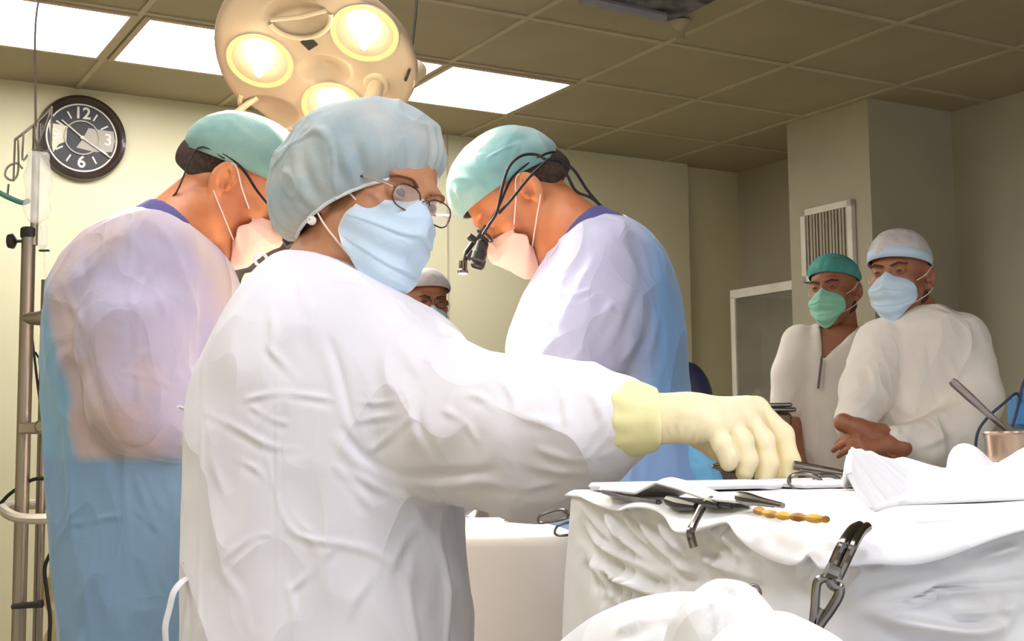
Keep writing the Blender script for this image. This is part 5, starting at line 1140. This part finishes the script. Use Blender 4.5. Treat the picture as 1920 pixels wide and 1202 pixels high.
MB().box((-.25, 2.94, .46), (.2, .4, .76), None, .02).build('column', ALU, t, False); MB().box((-.25, 2.94, .05), (.26, .9, .1), None, .03).build('base', ALU, t, False)
# ================================================================== INSTRUMENT TABLE
TZ = 1.062
PA = at_z(1604, 992, TZ); PB = at_z(1078, 934, TZ)
vd_ = PB - PA; TL = np.linalg.norm(vd_); vd_ /= TL; ud = np.array([vd_[1], -vd_[0], 0]); TW = .85
def T(u, v, z=0.0): return PA + ud * u + vd_ * v + np.array([0, 0, z])
ct = T(TW / 2, TL / 2); t = table = thing('instrument_table', 'tall instrument table under white drape in right foreground', 'table', (ct[0], ct[1], 0))
Rt = np.stack([ud, vd_, [0, 0, 1]], 1)
MB().box(T(TW / 2, TL / 2, -.02), (TW - .03, TL - .03, .02), Rt, .004).build('table_top', STEEL, t, False)
for (u, v) in ((.04, .05), (TW - .06, .05), (.04, TL - .05), (TW - .06, TL - .05)):
    p = T(u, v, -.03); MB().tube([p, (p[0], p[1], .06)], .014, 12).build('leg', STEEL, t); MB().lathe([(.024, -.01), (.028, 0), (.024, .01)], (p[0], p[1], .03), (1, 0, 0), 14).build('castor', BLACK, t)
zr = T(.04, .05, -.8)
LSD = [([(1086, 946), (1110, 1005), (1150, 1040), (1200, 1065), (1250, 1088)], 7, .008), ([(1092, 944), (1130, 1000), (1180, 1048), (1240, 1080)], 6, .006), ([(1096, 1020), (1130, 1065), (1180, 1095), (1230, 1115), (1300, 1130)], 8, .010),
       ([(1128, 946), (1150, 990), (1200, 1040), (1275, 1085)], 7, .008), ([(1160, 948), (1190, 1000), (1240, 1050), (1300, 1080)], 6, .006), ([(1188, 950), (1215, 1000), (1260, 1050), (1310, 1076)], 7, .008), ([(1224, 952), (1250, 1005), (1290, 1045), (1320, 1070)], 7, .007),
       ([(1308, 1020), (1335, 1055), (1380, 1075), (1430, 1085)], 7, .007), ([(1250, 955), (1280, 1000), (1300, 1030)], 6, .005), ([(1365, 985), (1370, 1020), (1385, 1045)], 7, .006), ([(1400, 985), (1410, 1020), (1425, 1050)], 6, .006), ([(1440, 985), (1450, 1010), (1470, 1040)], 6, .005), ([(1490, 990), (1500, 1030), (1500, 1070)], 8, .006), ([(1100, 1040), (1130, 1090), (1150, 1125)], 7, .007), ([(1530, 1000), (1535, 1040), (1520, 1090)], 8, .006), ([(1340, 985), (1345, 1010), (1350, 1040)], 6, .005)]
RSD = [([(1622, 1146), (1720, 1122), (1770, 1102), (1860, 1096), (1925, 1090)], 4, -.010), ([(1582, 1110), (1645, 1062), (1750, 1026), (1860, 1004)], 10, .010), ([(1596, 1130), (1680, 1168), (1790, 1186), (1875, 1176), (1905, 1130)], 11, .012),
       ([(1750, 1036), (1820, 1048), (1920, 1024)], 9, .008), ([(1620, 1080), (1700, 1070), (1780, 1072)], 8, .006), ([(1640, 1010), (1700, 1000), (1760, 1002)], 6, .004), ([(1780, 1150), (1850, 1150), (1890, 1140)], 7, .006), ([(1600, 1030), (1615, 1060), (1600, 1110)], 7, .006)]
def skirt(u, v):
    """one cloth wall round the near corner: from the far left corner to the near corner and on to the right"""
    L_ = TL + TW; s = u * L_
    def at(q):
        a = np.clip(TL - q, -9, TL); c = np.clip(q - TL, 0, 9); a = np.where(q > TL, 0, a); return PA[None] + vd_[None] * a[:, None] + ud[None] * c[:, None]
    P = sum(at(s + k * .012) for k in range(-3, 4)) / 7
    b = 1 / (1 + np.exp(-(s - TL) / .02)); nn = -ud[None] * (1 - b)[:, None] - vd_[None] * b[:, None]; nn /= np.linalg.norm(nn, axis=1, keepdims=True)
    h = v * .42
    fold = ((.0035 * np.sin(s * 75) + .002 * np.sin(s * 163 + 1)) * (1 - b) + (.005 * np.sin(s * 30) + .003 * np.sin(s * 61 + 1)) * b) * np.clip(v * 5, 0, 1)
    P = P + nn * (.008 + (.012 + .04 * np.clip(s / TL, 0, 1)) * v + .006 * np.sin(v * PI) + fold)[:, None]; P[:, 2] = TZ - h + .004
    return P
grid_mesh('table_drape', skirt, 560, 190, WHITE_CLOTH, t, S_=[(p, w * 1.15, a * 1.5) for p, w, a in LSD] + [(p, w * 1.2, a * 1.0) for p, w, a in RSD])
# top sheet: heaped cloth with a ragged hanging edge
def top_h(U, V_):
    z = .005 + .003 * np.clip(V_ / TL, 0, 1)
    z += .0018 * noise(np.stack([U, V_, U * 0], 1), 14, 3)
    return z
def top_sheet(u, v):
    o_ = .012 + .026 * (1 - v); U = -o_ + u * (TW + .015 + o_); Vv = -.03 + v * (TL + .03)
    z = top_h(U, Vv)
    e = np.clip(-U / .035, 0, 1) ; f = np.clip(-Vv / .03, 0, 1)
    z = z - .020 * e ** 1.5 * (1 + .5 * np.sin(Vv * 38)) - .016 * f ** 1.5 * (1 + .6 * np.sin(U * 30 + 1))
    P = PA[None] + ud[None] * (U + .006 * np.sin(Vv * 55) * e)[:, None] + vd_[None] * Vv[:, None]; P[:, 2] = TZ + z
    return P
o = grid_mesh('top_sheet', top_sheet, 240, 140, WHITE_CLOTH, None); tag(o, 'white sheet spread over the instrument table top with a wavy hanging edge', 'sheet')
def onl(px, py, u=-.14):
    # point on the vertical plane that runs parallel to the drape, u outside it
    p0 = T(u, 0); d = ray(px, py); k = ((p0 - CAM) @ ud) / (d @ ud); return CAM + d * k
def lump(name, c, r, label, cat, m=WHITE_CLOTH, amp=.006, seed=1, ns=12, R=None, flatz=None, parts=(), h=.006, group=None, S_=None, sub=0, k=.03):
    def f(P):
        d = ell(P, c, r, R)
        for (c2, r2) in parts: d = smin(d, ell(P, c2, r2), k)
        if flatz is not None: d = smax(d, flatz - P[:, 2], .006)
        return d
    pts = [np.array(c)] + [np.array(p[0]) for p in parts]; R_ = max([max(r)] + [max(p[1]) for p in parts]) + .03
    V, F = surfnet(f, np.min(pts, 0) - R_, np.max(pts, 0) + R_, h)
    for _ in range(sub): V, F = subdiv(V, F)
    N = vnormals(V, F); d = cloth_noise(V, ns, amp, seed=seed)
    V = V + N * d[:, None]
    if S_: N = vnormals(V, F); V = V + N * strokes(V, N, S_)[:, None]
    if flatz is not None: V[:, 2] = np.maximum(V[:, 2], flatz)
    o = mesh_from(name, V, F, m); tag(o, label, cat, group); return o
# towel pile rising at the right of the table
def pile_h(x, y):   # height field in table coords
    return 0
def towel_top(u, v):
    # follows the photographed crest: from the left tip (1600,850) to the right (1920,835)
    X = 1597 + u * 420; yt = np.interp(X, [1597, 1625, 1680, 1750, 1810, 1850, 1880, 1920, 2020], [846, 852, 864, 876, 884, 886, 872, 842, 800]); yb = np.interp(X, [1597, 1612, 1640, 1700, 1800, 1920, 2020], [885, 915, 950, 980, 976, 966, 956])
    Yb = np.interp(X, [1597, 1700, 1920, 2020], [PA[1] + .03, 1.0, 1.06, 1.09]); Yt = Yb + .26
    e = np.clip(v, 0, 1)
    a = np.stack([at_y(x, yy, Y_) for x, yy, Y_ in zip(X, yt, Yt)]); b = np.stack([at_y(x, yy, Y_) for x, yy, Y_ in zip(X, yb, Yb)])
    back = a + np.array([.02, .12, 0]); back[:, 2] = TZ + .012
    w1 = np.clip(v / .7, 0, 1)[:, None]; w2 = np.clip((v - .7) / .3, 0, 1)[:, None]
    s = w1 ** 1.15
    P = b + (a - b) * s; P[:, 2] = b[:, 2] + (a[:, 2] - b[:, 2]) * (w1[:, 0] ** 1.5)
    P = P * (1 - w2) + back * w2; P[:, 2] += (.006 * np.sin(w2 * PI))[:, 0]
    Q = P.copy(); P[:, 2] += cloth_noise(Q, 11, .0045, seed=61) * np.clip(v * 6, 0, 1)
    P[:, 2] = np.maximum(P[:, 2], TZ + .010)
    return P
o = grid_mesh('cloth_pile', towel_top, 220, 150, WHITE_CLOTH, None, th=.004); tag(o, 'large heaped white surgical towel rising at the right end of the table', 'towel')
c = at_y(1812, 872, 1.45); lump('folded_gauze', tuple(c - [0, 0, .0]), (.017, .02, .024), 'small peaked white gauze sticking up beside the steel cup', 'gauze', amp=.003, seed=5, ns=22, h=.004, parts=[(c + [.014, 0, -.012], (.022, .022, .014))])
# folded towels behind, under the hand
for i, (u, v, su, sv, z) in enumerate(((.10, TL - .05, .18, .08, .0125), (.31, TL - .06, .22, .10, .0125))):
    m = MB().box(T(u, v, z), (su, sv, .007), Rt, .003); V = np.array(m.V); o = m.build('folded_towel', WHITE_CLOTH, None, True, angle=80)
    md = o.modifiers.new('soft', 'SUBSURF'); md.levels = md.render_levels = 3
    tag(o, ('flat folded white towel at the far left corner of the instrument table', 'flat folded white towel on the table below the gloved fingers')[i], 'towel')
# loose cloth flap at the left: ribbon curling over the edge
def flap(u, v):
    pts = np.array([[1128, 921], [1180, 936], [1240, 908], [1275, 918], [1330, 938], [1392, 950]]); X = np.interp(u, np.linspace(0, 1, 6), pts[:, 0]); Yp = np.interp(u, np.linspace(0, 1, 6), pts[:, 1])
    P = np.stack([onl(x, y, -.012) for x, y in zip(X, Yp)]); P[:, 2] = np.maximum(P[:, 2], TZ + .011)
    wd_ = .012 + .035 * np.sin(np.clip(u, 0, 1) * PI) ** .7
    P = P + ud[None] * ((v - .1) * wd_)[:, None] + vd_[None] * (v * wd_ * .6)[:, None]; P[:, 2] += .007 * np.sin(v * PI) - .008 * v
    return P
o = grid_mesh('gauze_strip', flap, 120, 30, WHITE_CLOTH, None, th=.002); tag(o, 'loose white gauze strip curling along the left table edge over dark instruments', 'gauze')
# ---- instruments
def inst(name, label, cat, parts, m=STEEL_DK, group=None):
    c = parts[0][1][0]; e = thing(name, label, cat, c, 0, group)
    for (nm, pts, r, closed) in parts: MB().tube(pts, r, 10, closed=closed).build(nm, m, e)
    return e
def ring(c, ex, ey, rx, ry, n=22): return [np.array(c) + np.array(ex) * rx * math.cos(a) + np.array(ey) * ry * math.sin(a) for a in np.linspace(0, 2 * PI, n, endpoint=False)]
# scissors under the fingertips
TT = TZ + .034
z_ = lambda x, y, dz=0: at_y(x, y, 1.30 + dz)
MB
sc1 = z_(1512, 906); sc2 = z_(1545, 900, .03)
inst('scissors', 'ring-handled steel scissors lying just right of the gloved fingertips', 'scissors', [
    ('finger_ring', ring(z_(1510, 904), (1, 0, -.05), (0, .35, .42), .0165, .020), .0022, True), ('finger_ring', ring(z_(1552, 904, .03), (1, 0, -.05), (0, .35, .4), .014, .018), .0022, True),
    ('blade', [z_(1530, 908), z_(1560, 916), z_(1597, 934, -.01)], [.003, .0042, .0015], False), ('blade', [z_(1566, 908, .03), z_(1540, 910, .01), z_(1590, 930, -.01)], [.003, .0036, .0015], False)])
inst('retractor', 'long flat steel instrument lying behind the scissors', 'instrument', [('shaft', [z_(1488, 872, .1), z_(1560, 884, .1), z_(1634, 902, .1)], [.005, .004, .005], False), ('shaft', [z_(1500, 884, .08), z_(1580, 893, .08), z_(1640, 906, .08)], .0028, False)])
# instrument held in the palm
inst('needle_holder', 'ring-handled steel instrument held in the gloved hand', 'instrument', [('finger_ring', ring(g(1362, 878, .01), (1, 0, -.15), (0, .9, .25), .0145, .012), .0017, True), ('shaft', [g(1374, 884, .02), g(1420, 888, .03), g(1458, 886, .03)], .0022, False)])
# dark instruments lying on the edge
yl = lambda x, y, dz=.016: onl(x, y, -.013 - .3 * (.016 - dz))
inst('dark_forceps', 'thin dark steel forceps on the far left table edge', 'forceps', [('shaft', [yl(1132, 922), yl(1170, 933), yl(1235, 942)], .0026, False), ('shaft', [yl(1150, 924), yl(1190, 938), yl(1238, 943)], .002, False)])
inst('dark_clamp', 'dark blackish clamp under the curled gauze strip', 'clamp', [('jaw', [yl(1254, 938, .01), yl(1276, 946, .008), yl(1306, 950, .006)], [.0045, .006, .003], False)], BLACK)
inst('thumb_forceps', 'dark oval-tipped forceps beside the gauze on the table edge', 'forceps', [('tip', [yl(1318, 944), yl(1334, 941), yl(1350, 946)], [.003, .0048, .003], False), ('shaft', [yl(1350, 946), yl(1372, 949)], .002, False)], BLACK)
inst('curved_clamp', 'chrome toothed clamp lying near the yellow stained gauze', 'clamp', [('shaft', [yl(1386, 932), yl(1402, 936), yl(1432, 941), yl(1468, 948)], [.004, .005, .003, .002], False), ('shaft', [yl(1390, 938), yl(1420, 944), yl(1450, 947)], .002, False)])
pts = [onl(1420, 957, -.030), onl(1445, 964, -.034), onl(1475, 968, -.036), onl(1510, 971, -.038), onl(1548, 974, -.038)]
o = MB().tube(spline(pts, 6), [.006, .008, .0065, .0055, .006] * 5, 10, flat=.5).build('stained_gauze', YELLOWSTAIN) if False else MB().tube(spline(pts, 6), [(.0034 + .0009 * math.sin(i * 1.3)) for i in range(25)], 10, flat=.7).build('stained_gauze', YELLOWSTAIN); tag(o, 'yellow and brown stained gauze along the front edge of the table', 'gauze')
# hanging clamp (single handle)
e0 = PA + vd_ * TL * .56 - ud * .035
q = lambda x, y, Y_: at_y(x, y, Y_)
yc = float(at_z(1310, 962, TZ)[1]) - .04
inst('hanging_hook', 'curved steel hook handle hanging from the left edge of the table', 'hook', [('handle', spline([q(1316, 952, yc), q(1306, 972, yc - .01), (q(1295, 996, yc - .02)), q(1297, 1012, yc - .02), q(1301, 1026, yc - .02)], 5), .0032, False)])
# ring forceps to the left of the table
yc = float(PB[1]) + .02
f1 = [q(x, y, yc) for x, y in ((1008, 975), (1014, 966), (1040, 957), (1058, 956), (1064, 964), (1060, 972), (1030, 978), (1014, 980))]
f2 = [q(x, y, yc - .01) for x, y in ((1040, 998), (1046, 986), (1064, 980), (1080, 980), (1083, 990), (1078, 1000), (1056, 1004), (1044, 1003))]
inst('hanging_forceps', 'pair of steel ring handles sticking out left of the draped table corner', 'forceps', [('finger_ring', spline(f1, 3, True), .0014, True), ('finger_ring', spline(f2, 3, True), .0014, True), ('shaft', [q(1056, 957, yc), q(1072, 968, yc), q(1092, 964, yc), q(1110, 940, yc + .01)], .0018, False), ('shaft', [q(1078, 982, yc - .01), q(1086, 966, yc - .01), q(1112, 938, yc + .01)], .0018, False)])
# towel clip at the corner
yc = float(PA[1]) - .055
tc_ = lambda x, y, d=0: at_y(x, y, yc + d)
inst('towel_clamp', 'large steel towel clamp hanging over the near corner of the table', 'clamp', [
    ('arm', spline([tc_(1612, 986, .03), tc_(1598, 994, .02), tc_(1580, 1020), tc_(1566, 1050), tc_(1556, 1075)], 5), .0032, False),
    ('arm', spline([tc_(1626, 988, .03), tc_(1614, 998, .02), tc_(1598, 1025), tc_(1584, 1055), (tc_(1570, 1084))], 5), .0032, False),
    ('finger_loop', spline([tc_(1552, 1074), tc_(1550, 1082), tc_(1534, 1090), tc_(1530, 1110), (tc_(1528, 1140)), tc_(1525, 1172), tc_(1530, 1160), tc_(1540, 1140)], 5), [.0028] * 36, False),
    ('finger_loop', spline([tc_(1552, 1080), tc_(1562, 1098), tc_(1574, 1102), tc_(1572, 1118), tc_(1556, 1145), tc_(1534, 1176), tc_(1522, 1206), tc_(1516, 1230)], 5), [.0032] * 36, False),
    ('pivot', [tc_(1550, 1068, -.004), tc_(1570, 1076, -.004)], .0048, False), ('ratchet', [tc_(1564, 1064, -.004), tc_(1568, 1086, -.004)], .0036, False)])
# towels / bundles in front, on a low covered trolley
FZ = .95
tc = T(-.14, -.05)
tr = thing('front_trolley', 'low trolley carrying the bundled white towels at the bottom edge', 'trolley', (tc[0], tc[1], 0))
MB().box((tc[0], tc[1], FZ - .012), (.13, .42, .02), Rt, .004).build('tray_top', STEEL, tr, False)
for sx in (-1, 1):
    for sy in (-1, 1):
        p = T(-.14 + sx * .05, -.05 + sy * .19); MB().tube([(p[0], p[1], 0), (p[0], p[1], FZ - .02)], .009, 8).build('leg', STEEL, tr)
c = onl(1225, 1285)
lump('towel_bundle', tuple(c), (.05, .07, .048), 'smooth white bundled towel at the bottom edge, under the far left drape corner', 'towel', amp=.0035, seed=71, ns=9, flatz=FZ, R=Rt, parts=[(tuple(onl(1150, 1280)), (.045, .05, .030)), (tuple(onl(1290, 1265)), (.045, .045, .040))], S_=[([(1265, 1140), (1290, 1146), (1320, 1140)], 4, .002), ([(1150, 1190), (1220, 1160), (1290, 1165)], 8, .003)], sub=1, k=.04)
c = onl(1362, 1182, -.15); lump('gauze_roll', tuple(c), (.024, .024, .026), 'round knotted white gauze ball in front of the drape folds', 'gauze', amp=.003, seed=75, ns=24, flatz=FZ, parts=[(tuple(c + [-.004, .0, -.03]), (.032, .032, .032)), (tuple(c + [.0, .0, -.055]), (.036, .03, .03))], S_=[([(1330, 1110), (1360, 1100), (1390, 1115)], 4, .002), ([(1335, 1130), (1345, 1160), (1340, 1190)], 5, .002)], sub=1, h=.004)
c = onl(1450, 1275); lump('towel_bundle', tuple(c), (.035, .045, .03), 'white bundled towel beside the towel clamp at the bottom edge', 'towel', amp=.0035, seed=79, ns=10, flatz=FZ, R=Rt, parts=[(tuple(onl(1410, 1262)), (.03, .03, .022)), (tuple(onl(1500, 1290)), (.03, .03, .022))], sub=1, k=.015)
rc = onl(1412, 1113, -.040)
inst('small_ring', 'small steel ring of a clip showing behind the gauze ball', 'clip', [('ring', ring(rc, (1, 0, .1), (0, .3, .95), .0050, .0058, 16), .0011, True)], STEEL_DK)
# steel cup with rod, on the towel pile
CY = 1.5
c0 = at_y(1900, 880, CY); c1 = at_y(1900, 812, CY); cr = .031
t = thing('steel_cup', 'brushed steel cup standing at the right edge behind the towels', 'cup', (c0[0], CY, TZ + .03))
h = c1[2] - (TZ + .03)
MB().lathe([(.001, .002), (cr * .92, 0), (cr * .94, .004), (cr, h - .002), (cr * 1.06, h), (cr * 1.04, h + .002), (cr * .95, h - .002), (cr * .90, .006), (.001, .006)], (c0[0], CY, TZ + .03), n=40, cap=False).build('bowl', mat('warm_steel', srgb(200, 178, 160), .3, .9, col2=srgb(168, 146, 130), nscale=12, stretch=(1, 1, .05)), t)
o = MB().box((c0[0], CY, TZ + .018), (.12, .12, .022), None, .006).build('folded_towel', WHITE_CLOTH, None); tag(o, 'small folded white towel under the steel cup', 'towel')
a, b = at_y(1783, 713, CY - .01), at_y(1886, 806, CY); d = (b - a) / np.linalg.norm(b - a)
t = thing('steel_rod_instrument', 'grey steel instrument standing tilted in the steel cup', 'instrument', tuple(b))
MB().tube([a, a + d * .004, a + d * .03, a + d * .05, b, b + d * .035], [.0035, .0052, .0052, .0042, .0030, .0028], 12).build('handle', mat('grey_steel', srgb(136, 126, 122), .35, .7), t)
# blue device and cables at the right edge
p = at_y(1925, 770, 3.0)
t = thing('blue_device', 'bright blue device at the right edge behind the steel cup', 'medical device', (p[0] + .05, 3.05, 0))
MB().box((p[0] + .035, 3.05, p[2]), (.10, .08, .085), None, .012).build('housing', BLUEPL, t); MB().tube([(p[0] + .05, 3.05, p[2] - .04), (p[0] + .05, 3.05, .05)], .014, 12).build('pole', ALU, t); MB().lathe([(.16, 0), (.16, .02), (.02, .05)], (p[0] + .05, 3.05, 0), n=24).build('base', ALU, t)
for pts, lb in (([(1905, 738), (1880, 758), (1850, 785), (1833, 812), (1830, 850), (1842, 880)], 'dark cable curving down left from the blue device'), ([(1935, 690), (1918, 720), (1912, 750), (1898, 800)], 'dark cable hanging down in front of the blue device')):
    o = MB().tube(spline([at_y(pts[0][0] + 8, pts[0][1] + 12, 3.02)] + [at_y(x, y, 2.9) for x, y in pts], 6), .0035, 8).build('cable', mat('blue_black_cable', srgb(50, 56, 86), .5)); tag(o, lb, 'cable')
